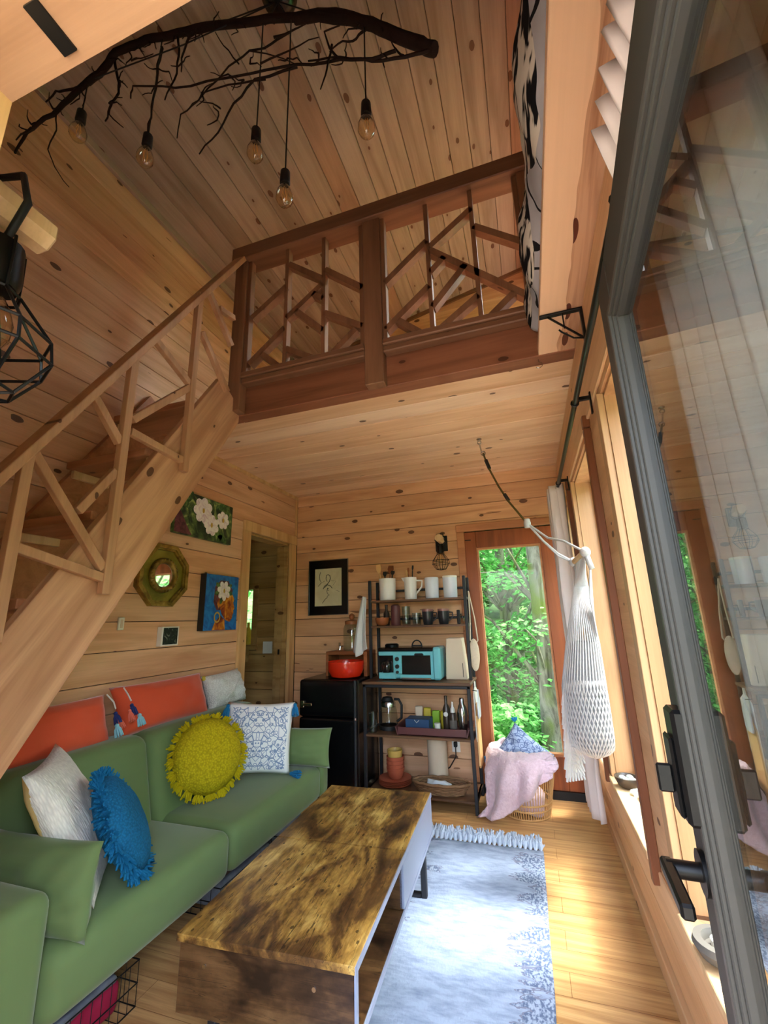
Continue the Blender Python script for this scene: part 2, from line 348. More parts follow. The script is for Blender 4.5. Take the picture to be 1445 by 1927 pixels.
# rustic table board: dark burnt and golden patches
def rustic(name, k=1.0, gax=1):
    m = N(name, .36, 0, .45); s1 = (7, 2.6, 7) if gax else (3.2, 7, 7); s2 = (60, 7, 60) if gax else (7, 60, 60); n1 = m.noise(m.coord(scale=s1, rnd=False), 1, 4, .8, .55); n2 = m.noise(m.coord(scale=s2, rnd=False), 1, 4, .5); n3 = m.noise(m.coord(scale=(26, 14, 26), rnd=False), 1, 5, .4, .7)
    f = m.math('ADD', m.math('MULTIPLY', n1, .78), m.math('MULTIPLY', n3, .22))
    q = lambda a: tuple(x*k for x in hexc(*a)[:3])+(1,)
    pal = ((46, 30, 18), (98, 68, 36), (158, 120, 58), (212, 178, 104)) if gax else ((40, 26, 18), (82, 56, 36), (112, 80, 50), (136, 100, 64))
    c = m.ramp(f, (.36, q(pal[0])), (.45, q(pal[1])), (.53, q(pal[2])), (.66, q(pal[3])))
    c = m.mix(.55, c, m.ramp(n2, (.36, (.30, .24, .18)), (.56, (1, 1, 1))), 'MULTIPLY')
    w = m.n('TexVoronoi', voronoi_dimensions='2D'); w.inputs['Scale'].default_value = 1; m.l(m.coord(scale=(11, 6.5, 6) if gax else (11, 6.5, 11), rnd=False), w.inputs['Vector'])
    ck = m.noise(m.coord(scale=(34, 1.6, 30) if gax else (1.6, 30, 34), rnd=False), 1, 3, 1.2); crack = m.math('LESS_THAN', m.math('ABSOLUTE', m.math('SUBTRACT', ck, .5)), .006)
    spot = m.math('MAXIMUM', m.math('LESS_THAN', m.math('ADD', w.outputs['Distance'], m.math('MULTIPLY', n3, .12)), .115), crack)
    m.base(m.mix(m.math('MULTIPLY', spot, .75), c, q((30, 20, 14)))).bump(n2, .06, .002)
rustic('rustic_top'); rustic('rustic_side', .55, 0); plain('drawer_white', (128, 138, 162), .35)
wood('rack_board', (112, 80, 56), (66, 44, 30), 'x', 'z', 0, .45)
# rug: pale field with ragged blue-grey borders (pattern of the weave)
m = N('rug_weave', .95, 0, .1); tc = m.n('TexCoord').outputs['Object']; sp = m.n('SeparateXYZ'); m.l(tc, sp.inputs[0])
rag = m.noise(m.coord(scale=(2.4, 9, 1), rnd=False), 1, 4, .5, .65); rag2 = m.noise(m.coord(scale=(2.5, 3.2, 1), rnd=False), 1, 3)
ax = m.math('ABSOLUTE', sp.outputs[0]); lim = m.math('ADD', -.30, m.math('ADD', m.math('MULTIPLY', rag, .85), m.math('MULTIPLY', rag2, .42)))
msk = m.math('GREATER_THAN', ax, lim); spk = m.noise(m.coord(scale=(95, 60, 60), rnd=False), 1, 2)
line = m.math('LESS_THAN', m.math('ABSOLUTE', m.math('SUBTRACT', ax, lim)), .008)
c1 = m.ramp(m.noise(m.coord(scale=(12, 40, 40), rnd=False), 1, 4), (.3, hexc(118, 132, 158)), (.6, hexc(146, 161, 188)))
c2 = m.ramp(spk, (.42, hexc(88, 102, 130)), (.58, hexc(146, 160, 184)))
m.base(m.mix(line, m.mix(msk, c1, c2), hexc(112, 116, 138))).bump(spk, .5, .006)
plain('rug_fringe', (172, 186, 206), .95, 0, .1, .12, 40, .5)
# paintings and drawing
def painting(name, cols, sc, dist=2.0, rough=.45, metal=0):
    m = N(name, rough, metal, .4); n = m.noise(m.coord(scale=(sc, sc, sc), rnd=False), 1, 4, dist); k = len(cols)
    m.base(m.ramp(n, *[(.3+.4*i/(k-1), hexc(*c)) for i, c in enumerate(cols)])); return m
painting('magnolia_ground', [(24, 34, 30), (40, 62, 42), (92, 120, 64), (176, 190, 110)], 7); painting('portrait_ground', [(14, 70, 150), (20, 110, 190), (34, 140, 210)], 9)
painting('petal', [(214, 190, 206), (240, 234, 232), (250, 246, 240)], 18); painting('leaf_paint', [(26, 52, 34), (60, 96, 52), (120, 150, 80)], 20)
painting('skin_paint', [(70, 22, 40), (150, 62, 24), (206, 130, 30), (236, 190, 90)], 12, 1.0); painting('wine_paint', [(60, 26, 40), (130, 70, 80)], 14); painting('photo_dark', [(8, 14, 12), (18, 30, 26), (30, 46, 38), (150, 156, 140)], 22)
painting('drawing_ground', [(206, 196, 160), (220, 212, 180)], 6); plain('gold_paint', (200, 160, 60), .4); plain('ink', (48, 48, 46), .8)
painting('olive_gold', [(98, 92, 30), (136, 128, 48), (156, 146, 62)], 5, .5, .35, .3); painting('antique_gold', [(84, 66, 28), (140, 114, 52), (176, 148, 76)], 16, .5, .35, .5); plain('mug_rim', (150, 104, 98), .3)
# outside
m = N('bark', .9, 0, .2); v = m.coord(scale=(9, 9, 2.2)); n = m.noise(v, 1, 5, .6, .65); mo = m.noise(m.coord(scale=(2, 2, 1.4)), 1, 3)
m.base(m.mix(m.ramp(mo, (.52, (0, 0, 0)), (.66, (1, 1, 1))), m.ramp(n, (.35, hexc(64, 58, 48)), (.6, hexc(142, 134, 118))), hexc(104, 116, 50))).bump(n, .8, .04)
def leafmat(name, cols, tr=.5):
    m = N(name, .5, 0, .35); n = m.n('ObjectInfo'); g = m.noise(m.coord(scale=(1.6, 1.6, 1.6)), 1, 2); g2 = m.noise(m.coord(scale=(23, 23, 23)), 1, 1)
    c = m.ramp(m.math('ADD', m.math('MULTIPLY', g, .5), m.math('MULTIPLY', g2, .5)), (.38, hexc(*cols[0])), (.5, hexc(*cols[1])), (.62, hexc(*cols[2]))); m.base(c)
    t = m.n('BsdfTranslucent'); m.l(c, t.inputs[0]); mx = m.n('MixShader'); mx.inputs[0].default_value = tr; m.l(m.b.outputs[0], mx.inputs[1]); m.l(t.outputs[0], mx.inputs[2])
    m.l(mx.outputs[0], m.t.nodes['Material Output'].inputs[0])
leafmat('maple_leaf', [(70, 140, 60), (110, 182, 92), (168, 216, 140)]); leafmat('dark_leaf', [(50, 100, 44), (74, 132, 60), (110, 164, 82)])
plain('bounce_gravel', (188, 174, 154), .95, 0, .1, .25, 30, .5)
m = N('forest_floor', .95, 0, .1); n = m.noise(m.coord(scale=(1.3, 1.3, 1.3), rnd=False), 1, 6, .5, .7); m.base(m.ramp(n, (.35, hexc(44, 58, 28)), (.5, hexc(70, 104, 44)), (.65, hexc(106, 132, 66)))).bump(n, .8, .3)

# ================================================================ structure
XL, XR, D, FR, ZC = -2.349, .385, 4.06, .288, 2.757
PW = .172; ZJ = 2.64-15*PW                                # board pitch and lowest joint
def roofz(x): return 4.40 + .222*(x-XL)
def cut(iv, holes):
    segs = [iv]
    for a, b in holes:
        nx = []
        for s, e in segs:
            if b <= s or a >= e: nx.append((s, e)); continue
            if a > s: nx.append((s, a))
            if b < e: nx.append((b, e))
        segs = nx
    return [(s, e) for s, e in segs if e-s > .01]
# floor
struct('floor', B().box(-3.7, .60, -.10, D, -.06, 0), 'floor_bamboo')
# left wall: backing with the doorway left open, then boards
DY0, DY1, DZ = 3.24, 3.94, 2.215
b = B().box(XL-.12, XL-.018, -.0, DY0, 0, 4.6).box(XL-.12, XL-.018, DY1, D+.1, 0, 4.6).box(XL-.12, XL-.018, DY0, DY1, DZ, 4.6)
wl_ = struct('wall_left', b, 'groove')
def boards(parent, mat, lo, hi, span, holes, place, gap=.003):
    z = lo
    while z < hi-.005:
        z1 = min(z+PW, hi)
        hs = [(a, c) for a, c, zz0, zz1 in holes if z1 > zz0+.004 and z < zz1-.004]
        for a, c in cut(span, hs):
            zb, zt = z, z1
            place(a, c, zb+gap/2, zt-gap/2).out('plank', mat, parent)
        z = z1
def hcut(lo, hi, holes):                                   # add hole edges as extra joints so boards end at openings
    return lo, hi
def boards2(parent, mat, lo, hi, span, holes, place, gap=.004):
    zs = [lo]; k = math.ceil((lo-ZJ)/PW+1e-6)
    while ZJ+k*PW < hi-.01: zs.append(ZJ+k*PW); k += 1
    zs.append(hi); jt = list(zs)
    for i in range(len(zs)-1):
        z0, z1 = zs[i], zs[i+1]; sub = sorted({z0, z1} | {h for q in holes for h in q[2:] if z0+.02 < h < z1-.02})
        pieces = {}
        for s0, s1 in zip(sub, sub[1:]):
            hs = [(a, c) for a, c, q0, q1 in holes if s1 > q0+.004 and s0 < q1-.004]
            for a, c in cut(span, hs):
                place(a, c, s0+(gap/2 if s0 == z0 else 0), s1-(gap/2 if s1 == z1 else 0)).out('plank', mat, parent)
boards2(wl_, 'pine_left', 0, 4.41, (FR, D-.005), [(DY0-.1, DY1+.2, -1, 2.296)], lambda a, c, z0, z1: B().cbox(XL-.018, XL, a, c, z0, z1, .0025))
# back wall
BX0, BX1, BZ = -.523, .262, 2.20                           # back door opening
VX0, VX1, VZ0, VZ1 = -3.22, -2.85, 1.19, 1.77              # small window of the side room
b = B()
for x0, x1 in ((-3.7, VX0), (VX1, BX0), (BX1, .60)): b.box(x0, x1, D+.018, D+.14, 0, 5.2)
b.box(VX0, VX1, D+.018, D+.14, 0, VZ0).box(VX0, VX1, D+.018, D+.14, VZ1, 5.2).box(BX0, BX1, D+.018, D+.14, BZ, 5.2)
wb_ = struct('wall_back', b, 'groove')
boards2(wb_, 'pine_back', 0, 5.05, (XL+.02, XR), [(BX0-.07, BX1+.07, -1, BZ+.07)], lambda a, c, z0, z1: B().cbox(a, c, D, D+.018, z0, z1, .0025))
# side room behind the doorway
wr = struct('wall_side_room', B().box(-3.72, -3.6, 2.3, D, 0, 2.5).box(-3.7, XL-.12, 2.2, 2.3, 0, 2.5).box(-3.7, XL-.12, 2.3, D, 2.42, 2.5), 'bath_pine')
boards2(wr, 'bath_pine', 0, 2.42, (-3.6, XL-.12), [(VX0-.06, VX1+.06, VZ0-.06, VZ1+.06)], lambda a, c, z0, z1: B().cbox(a, c, D, D+.018, z0, z1, .0025))
w = struct('window_4', B().box(VX0-.06, VX0, D-.015, D+.03, VZ0, VZ1).box(VX1, VX1+.06, D-.015, D+.03, VZ0, VZ1).box(VX0-.06, VX1+.06, D-.015, D+.03, VZ1, VZ1+.06).box(VX0-.08, VX1+.08, D-.05, D+.03, VZ0-.05, VZ0), 'bath_pine')
B().box(VX0, VX1, D+.08, D+.085, VZ0, VZ1).out('pane', 'pane', w)
B().box(VX1-.06, VX1-.03, D-.04, D, VZ0-.17, VZ0-.05).out('bracket', 'bath_pine', w)
# left doorway casing and jambs
dr = struct('door_1', B().cbox(XL-.01, XL+.022, DY0-.1, DY0, 0, DZ+.01), 'casing')
B().cbox(XL-.01, XL+.026, DY0-.1, D-.002, DZ, DZ+.095).out('head_casing', 'casing', dr)
B().cbox(XL-.01, XL+.022, DY1, D-.01, 0, DZ).out('casing_board', 'casing', dr)
B().box(XL-.14, XL-.01, DY0-.02, DY0, 0, DZ).box(XL-.14, XL-.01, DY0, DY1, DZ-.02, DZ).out('jamb', 'bath_pine', dr)
B().box(XL-.05, XL-.01, DY1-.02, DY1, 0, DZ).box(XL-.14, XL-.10, DY1-.02, DY1, 0, DZ).box(XL-.10, XL-.05, DY1-.03, DY1-.012, 0, DZ-.03).out('pocket_door_edge', 'bath_pine', dr)
B().box(XL-.085, XL-.065, DY1-.034, DY1-.029, 1.10, 1.15).out('latch_plate', 'black_metal', dr)
struct('trim_1', B().box(XL, XL+.022, 2.29, D, ZC-.028, ZC), 'casing')          # cornice strip, left wall to loft ceiling
struct('trim_2', B().box(XL, XL+.02, D-.02, D, DZ+.1, ZC), 'casing')            # corner strip
# right wall with three tall windows and one added unseen to light the loft
WIN = [(3.45, 4.0), (2.30, 3.22), (1.36, 1.90)]; SZ, WT = .44, 2.33
b = B(); ys = [-.0] + [q for a in reversed(WIN) for q in a] + [D+.14]
for i in range(0, len(ys), 2): b.box(XR, .60, ys[i], ys[i+1], SZ-.02, WT)
b.box(XR, .60, 0, D+.14, 0, SZ-.02).box(XR, .60, 0, D+.14, WT, 3.15).box(XR, .60, 0, D+.14, 4.55, 5.15)
ADDED_HW = [(2.40, 3.92)]; hy = [0] + [q for a in ADDED_HW for q in a] + [D+.14]
for i in range(0, len(hy), 2): b.box(XR, .60, hy[i], hy[i+1], 3.15, 4.55)
wrr = struct('wall_right', b, 'pine_right')
B().cbox(XR-.014, XR, FR, D-.01, WT+.03, 2.56).out('header_board', 'pine_right', wrr)
B().cbox(XR-.02, XR, FR, D-.01, 2.562, ZC-.002).out('header_board', 'pine_right', wrr)
B().cbox(XR-.012, XR, FR, D, .245, SZ-.03).out('plank', 'pine_right', wrr); B().cbox(XR-.012, XR, FR, D, .085, .242).out('plank', 'pine_right', wrr)
struct('baseboard_right', B().cbox(XR-.034, XR, FR, D, 0, .085), 'pine_right')
for k, (a, c) in enumerate(WIN):
    w = struct('window_%d' % (k+1), B().box(.50, .56, a, a+.05, SZ, WT).box(.50, .56, c-.05, c, SZ, WT).box(.50, .56, a, c, SZ, SZ+.05).box(.50, .56, a, c, WT-.05, WT), 'door_red')
    B().box(.527, .533, a+.05, c-.05, SZ+.05, WT-.05).out('pane', 'pane', w)
    B().cbox(XR-.03, .56, a-.0, c+.0, SZ-.03, SZ, .003).out('window_sill', 'pale_wood', w)
    B().box(XR+.012, .50, c-.018, c, SZ, WT).out('jamb', 'pine_post', w); B().box(XR+.012, .50, a, a+.018, SZ, WT).out('jamb', 'pine_post', w)
    B().box(XR+.012, .50, a, c, WT-.018, WT).out('head_jamb', 'pine_post', w)
    B().cbox(XR-.016, XR+.012, c-.012, c+.05, SZ, WT+.0, .002).out('casing_strip', 'pine_post', w); B().cbox(XR-.016, XR+.012, a-.05, a+.012, SZ, WT, .002).out('casing_strip', 'pine_post', w)
    portal((.58, (a+c)/2, (SZ+WT)/2), c-a, WT-SZ, (-1, 0, 0))
for k, (a, c) in enumerate(ADDED_HW):  # added high window, hidden from the camera, lets daylight into the loft
    w = struct('window_%d' % (k+5), B().box(.50, .56, a, a+.05, 3.15, 4.55).box(.50, .56, c-.05, c, 3.15, 4.55).box(.50, .56, a, c, 3.15, 3.2).box(.50, .56, a, c, 4.5, 4.55), 'door_red')
    B().box(.527, .533, a+.05, c-.05, 3.2, 4.5).out('pane', 'pane', w); portal((.58, (a+c)/2, 3.85), c-a, 1.4, (-1, 0, 0))
for y in (2.215, 3.36):                                    # dark stained strips on the posts
    struct('trim_%d' % (3 if y < 3 else 4), B().cbox(XR-.034, XR, y, y+.045, .36, 2.315, .003).cbox(XR-.034, XR, y, y+.045, 2.322, 2.385, .003), 'brown_strip')
# ledge along the right wall
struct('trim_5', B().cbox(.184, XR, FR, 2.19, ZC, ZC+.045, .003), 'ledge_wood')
# front wall with the doorway the picture is taken from
FX0, FX1, FZ = -.698, .262, 2.215
b = B()
b.box(XL-.12, FX0-.02, .06, FR, 0, 2.9).box(FX1+.02, .60, .06, FR, 0, 2.9).box(FX0-.02, FX1+.02, .06, FR, FZ+.02, 2.9)
b.box(XL-.12, .60, .06, FR, 2.9, 5.2)
struct('wall_front', b, 'pine_back')
dj = struct('door_4', B().box(FX0-.02, FX0, .02, FR+.004, 0, FZ), 'casing')
B().box(FX1, FX1+.02, .02, FR+.004, 0, FZ).out('jamb', 'casing', dj); B().box(FX0-.02, FX1+.02, .02, FR+.004, FZ, FZ+.02).out('head_jamb', 'head_wood', dj)
B().box(-.562, -.538, .222, .278, FZ-.004, FZ+.001).out('strike_plate', 'black_metal', dj)
portal((-.21, .03, 1.1), .94, 2.2, (0, 1, 0))
# roof
rf = struct('ceiling', B().prism([(XL-.12, roofz(XL-.12)+.02), (.62, roofz(.62)+.02), (.62, roofz(.62)+.14), (XL-.12, roofz(XL-.12)+.14)], 'y', -.0, D+.14), 'groove')
x = XL; k = 0
while x < .40:
    x1 = min(x+.152, .42); g = .0035
    B().prism([(x+g+.002, roofz(x+g)), (x1-g-.002, roofz(x1-g)), (x1-g+.002, roofz(x1)+.004), (x1-g+.002, roofz(x1)+.02), (x+g-.002, roofz(x)+.02), (x+g-.002, roofz(x)+.004)], 'y', FR, D).out('plank', 'cedar_roof', rf)
    x = x1
struct('trim_6', B().cbox(XL, XL+.03, FR, D, 4.345, 4.405, .004), 'cedar_roof')
struct('trim_7', B().box(XL, XR, D-.02, D, 4.36, 4.37).prism([(XL, 4.36), (XR, 4.36+.222*(XR-XL)), (XR, 4.40+.222*(XR-XL)), (XL, 4.40)], 'y', D-.022, D), 'fir_rail_x')
# loft deck and its plank ceiling
BF, BB = 2.185, 2.285
lf = struct('ceiling_loft', B().box(XL, XR, BB, D, ZC+.018, ZC+.12), 'groove')
B().box(XL, XR, BF+.02, D, ZC+.12, ZC+.14).out('deck_board', 'fir_tread', lf)
y = BB
while y < D-.01:
    y1 = min(y+PW, D); B().cbox(XL, XR, y+.0028, y1-.0028, ZC, ZC+.018, .0025).out('plank', 'pine_loft', lf); y = y1
bm = struct('trim_8', B().cbox(-1.74, XR-.0, BF, BB, ZC-.004, 2.987, .004), 'fir_beam')
B().cbox(XL, -1.745, BF+.03, BB, ZC-.002, 2.90, .004).out('landing_beam', 'fir_beam', bm)
# back door: red wood frame with one tall pane
dd = struct('door_2', B().cbox(BX0, -.418, D-.022, D+.05, .06, BZ-.01), 'door_red')
B().cbox(.150, BX1, D-.022, D+.05, .06, BZ-.01).out('stile', 'door_red', dd)
B().cbox(-.418, .150, D-.022, D+.05, 2.036, BZ-.01).out('top_rail', 'door_red', dd); B().cbox(-.418, .150, D-.022, D+.05, .06, .305).out('bottom_rail', 'door_red', dd)
B().box(-.418, -.402, D-.012, D+.04, .305, 2.036).box(.134, .150, D-.012, D+.04, .305, 2.036).box(-.402, .134, D-.012, D+.04, 2.02, 2.036).box(-.402, .134, D-.012, D+.04, .305, .321).out('glazing_bead', 'casing_red', dd)
B().box(-.402, .134, D+.012, D+.018, .321, 2.02).out('pane', 'pane', dd)
B().box(BX0, BX1, D-.04, D+.05, .0, .06).out('threshold', 'black_metal', dd); B().box(BX0+.004, BX0+.06, D-.026, D-.02, 2.11, 2.118).out('closer_pin', 'black_metal', dd)
B().cbox(BX0-.07, BX0, D-.02, D+.01, 0, BZ).out('casing_board', 'casing_red', dd); B().cbox(BX1, BX1+.07, D-.02, D+.01, 0, BZ).out('casing_board', 'casing_red', dd)
B().cbox(BX0-.075, BX1+.075, D-.022, D+.01, BZ, BZ+.07).out('head_casing', 'casing_red', dd)
portal((-.13, D+.1, 1.17), .56, 1.73, (0, -1, 0))
# grey glazed front door, swung open along the right wall
g = bpy.data.objects.new('door_3', None); COL.objects.link(g); g.location = (.1947, .10, 0); g.rotation_euler = (0, 0, -.0551); tag(g, kind='structure')
DW, DT = .959, 2.19
B().cbox(0, .045, DW-.13, DW, .01, DT).out('stile', 'door_grey', g); B().cbox(0, .045, 0, .03, .01, DT).out('stile', 'door_grey', g)
B().cbox(0, .045, .03, DW-.13, DT-.15, DT).out('top_rail', 'door_grey', g); B().cbox(0, .045, .03, DW-.13, .01, .22).out('bottom_rail', 'door_grey', g)
gy0, gy1, gz0, gz1 = .03, DW-.13, .22, DT-.15
def ring(b, x0, x1, i, w): 
    return b.cbox(x0, x1, gy0+i, gy0+i+w, gz0+i, gz1-i, .002).cbox(x0, x1, gy1-i-w, gy1-i, gz0+i, gz1-i, .002).cbox(x0, x1, gy0+i+w, gy1-i-w, gz1-i-w, gz1-i, .002).cbox(x0, x1, gy0+i+w, gy1-i-w, gz0+i, gz0+i+w, .002)
bd = ring(ring(ring(B(), -.012, .03, -.006, .016), -.006, .04, .010, .012), .0, .035, .022, .01); bd.out('glazing_bead', 'door_bead', g)
B().box(.012, .018, gy0+.03, gy1-.03, gz0+.03, gz1-.03).out('pane', 'door_pane', g)
lk = B().cbox(-.028, 0, .820, .882, 1.055, 1.235, .006).out('lock_box', 'black_metal', g)
B().cbox(-.036, -.028, .825, .877, 1.065, 1.19, .004).out('lock_cover', 'black_metal', lk); B().cbox(-.060, -.036, .838, .846, 1.10, 1.145, .003).out('thumb_turn', 'black_metal', lk)
hd = B().lathe([(.034, -.012), (.034, -.004), (.030, 0)], (0, .890, .965), 24, 'x').out('rosette', 'black_metal', g, smooth=40)
B().lathe([(.014, -.062), (.014, -.012)], (0, .890, .965), 16, 'x').out('spindle', 'black_metal', hd, smooth=40)
B().cbox(-.070, -.050, .758, .906, .955, .977, .004).out('lever', 'black_metal', hd)
# ================================================================ staircase
SX0, SX1 = -1.755, -1.712                                  # stringer with the railing
def su(y): return 1.397+1.605*(y-1.03)                     # upper edge
def sl(y): return .945+1.635*(y-1.105)                     # lower edge
st = thing('staircase', 'steep open-tread fir staircase climbing along the left wall to the loft', 'staircase', (-2.0, .5, 0))
def inv(o): o.matrix_parent_inverse = Matrix.Translation(-o.parent.location) ; return o
def part(b, name, mat, par, **k): return inv(b.out(name, mat, par, **k))
poly = [(.30, 0), (.53, 0), (2.182, sl(2.182)), (2.182, 2.80), (2.10, 2.86), (1.985, su(1.985)), (.30, su(.30))]
part(B().prism(poly, 'x', SX0, SX1), 'stringer', 'fir_stair', st, bevel=.004)
part(B().prism([(y+.02, z) for y, z in poly], 'x', XL+.004, XL+.044), 'stringer', 'fir_tread', st)
for k in range(7):
    z = 1.475+.3833*(k-3); y0 = 1.075+.2285*(k-3)
    if k == 6: y0 -= .0
    if y0 < .31: y0 = .31
    part(B().cbox(XL+.044, SX0, y0, y0+.27, z, z+.04, .004), 'tread', 'fir_tread', st)
    for xx in (XL+.045, SX0-.026):
        part(B().cbox(xx, xx+.025, y0+.03, y0+.245, z-.042, z, .003), 'cleat', 'pale_wood', st)
# railing of the stair
rl = thing('stair_railing', 'slanting fir stair railing of thin pickets and crossing braces', 'railing', (-1.73, 1.0, 1.5))
RX = -1.69
c8 = lambda a, b_: fx(a/3.212, 700+b_/3.212, RX); c3 = lambda a, b_: fx(a/2.779, 300+b_/2.779, RX)
h0, h1 = fx(-60, 950, RX), fx(455, 488, RX)
h0.x = h1.x = -1.70
part(B().bar(h0, h1, .085, .032, (0, -.85, .53)), 'handrail', 'fir_rail', rl, bevel=.004)
def picket(p, q, w=.038, t=.034, x=RX):
    p = Vector(p); q = Vector(q); p.x = q.x = x
    return part(B().bar(p, q, t, w, (1, 0, 0)) if 0 else B().bar(p, q, w, t, (1, 0, 0)), 'picket', 'fir_rail', rl, bevel=.003)
def brace(p, q, x=RX-.004):
    p = Vector(p); q = Vector(q); p.x = q.x = x
    return part(B().bar(p, q, .036, .030, (1, 0, 0)), 'brace', 'fir_rail', rl, bevel=.003)
for p, q in ((c3(1045, 705), c8(1112, 605)), (c3(700, 1045), c8(645, 1345)), (c8(165, 500), c8(-15, 1640)), (c8(-330, 1000), c8(-400, 1900))):
    q = Vector((q.x, p.y+(q.y-p.y)*.15, q.z)); picket(p, q)
for p, q in (((205, 490), (620, 1190)), ((95, 1060), (620, 1245)), ((790, 360), (1115, 540)), ((575, 150), (725, 430)), ((800, 290), (1150, 90)), ((470, 840), (700, 600))): brace(c8(*p), c8(*q))
for p, q in (((820, 950), (990, 1170)), ((1055, 900), (1190, 1215)), ((1095, 690), (1212, 975)), ((1150, 780), (1225, 830))): brace(c3(*p), c3(*q))
# ================================================================ loft railing
lr = thing('loft_railing', 'reddish fir loft railing with two fretwork panels between square posts', 'railing', (-.75, 2.14, 3.0))
PY0, PY1 = 2.112, 2.182
for x0, x1, z0, z1 in ((-1.765, -1.665, 2.755, 3.97), (-.785, -.668, 2.745, 3.97), (.185, .245, 3.0, 3.97)):
    po = part(B().cbox(x0, x1, PY0, PY1, z0, z1, .005), 'post', 'loft_fir', lr)
part(B().cbox(-1.785, .25, 2.085, 2.235, 3.935, 4.05, .006), 'top_rail', 'fir_rail_x', lr)
part(B().cbox(-1.665, -.785, 2.10, 2.225, 2.985, 3.025, .006).cbox(-1.665, -.785, 2.115, 2.18, 2.945, 2.985, .006), 'bottom_rail', 'fir_rail_x', lr)
part(B().cbox(-.668, .185, 2.10, 2.225, 2.985, 3.025, .006).cbox(-.668, .185, 2.115, 2.18, 2.945, 2.985, .006), 'bottom_rail', 'fir_rail_x', lr)
for x0, x1 in ((-1.665, -1.635), (-.815, -.785), (-.668, -.640), (.157, .185)): part(B().cbox(x0, x1, 2.125, 2.175, 3.025, 3.935, .003), 'side_strip', 'loft_fir', lr)
LY = 2.15
pl_ = lambda a, b_: fy(440+a/4.817, 460+b_/4.817, LY-.02); pr_ = lambda a, b_: fy(700+a/4.014, 340+b_/4.014, LY-.02)
def fret(p, q, w=.040, vert=False):
    p = Vector(p); q = Vector(q); p.y = q.y = LY
    if vert: m_ = (p.x+q.x)/2; p.x = q.x = m_; p.z, q.z = 3.94, 3.02
    part(B().bar(p, q, w, .05, (0, 1, 0)), 'baluster' if vert else 'fret_bar', 'loft_fir', lr)
fret(pl_(490, 215), pl_(450, 1125),   .026, True); fret(pl_(815, 60), pl_(810, 1030),   .026, True)
for p, q in (((165, 665), (475, 380)), ((500, 180), (805, 312)), ((475, 670), (805, 355)), ((715, 445), (805, 495)), ((560, 600), (805, 780)), ((135, 1085), (460, 755)), ((245, 990), (430, 1125)),
             ((470, 945), (785, 1055)), ((825, 228), (1165, 393)), ((820, 620), (1165, 742)), ((1105, 765), (850, 1030))): fret(pl_(*p), pl_(*q))
fret(pr_(410, 290), pr_(455, 1160),   .026, True); fret(pr_(745, 190), pr_(825, 1060),   .026, True)
for p, q in (((95, 775), (412, 455)), ((435, 500), (748, 210)), ((435, 525), (1200, 880)), ((438, 695), (545, 575)), ((455, 955), (705, 635)), ((105, 1125), (430, 795)), ((195, 1055), (410, 1175)),
             ((480, 1150), (805, 865)), ((765, 345), (1170, 475)), ((860, 1060), (1075, 845))): fret(pr_(*p), pr_(*q))
# ================================================================ soft goods helpers
def pillow_mesh(w, h, t, n=20, pinch=.07, wr=.006, seed=0):
    b = B()
    def P(side):
        def f(u, v):
            a, c = 2*u-1, 2*v-1
            x = w/2*a*(1-pinch*(1-c*c)**1.0*abs(a)); y = h/2*c*(1-pinch*(1-a*a)*abs(c))
            z = t/2*max(0, (1-a*a)*(1-c*c))**.42
            z += wr*nz(seed+a*3, c*3, side)*(1-a**8)*(1-c**8)*2
            return (x, y, side*z)
        return f
    b.grid(P(1), n, n); k = len(b.v); b.grid(lambda u, v: P(-1)(1-u, v), n, n); return b
def round_mesh(r, t, n=32, m=8, seed=0):
    b = B()
    for sd in (1, -1):
        def f(u, v, sd=sd):
            a = 2*PI*u*sd; q = max(.002, v); return (r*q*math.cos(a), r*q*math.sin(a), sd*(t/2*(1-q**2.6)**.55+.004*nz(3*q*math.cos(a)+seed, 3*q*math.sin(a))))
        b.grid(f, n, m, cu=True)
    return b
def local_obj(b, name, mat, M, parent=None, **k):
    o = b.out(name, mat, parent, **k); o.matrix_world = M if parent is None else o.matrix_world; return o
def place(o, M): o.matrix_world = M; return o
def tassel(par, p, d, L, mat, r=.012):
    d = Vector(d).normalized(); p = Vector(p); b = B()
    b.ell(p+d*r, (r*.8,)*3, 8, 6)
    for k in range(9):
        a = 2*PI*k/9; s_, t_ = basis(d); e = p+d*L+(s_*math.cos(a)+t_*math.sin(a))*r*1.3
        b.tube([p+d*r, p+d*L*.5+(s_*math.cos(a)+t_*math.sin(a))*r*.9, e], [r*.35, r*.4, r*.3], 5)
    return b.out('tassel', mat, par, smooth=60)
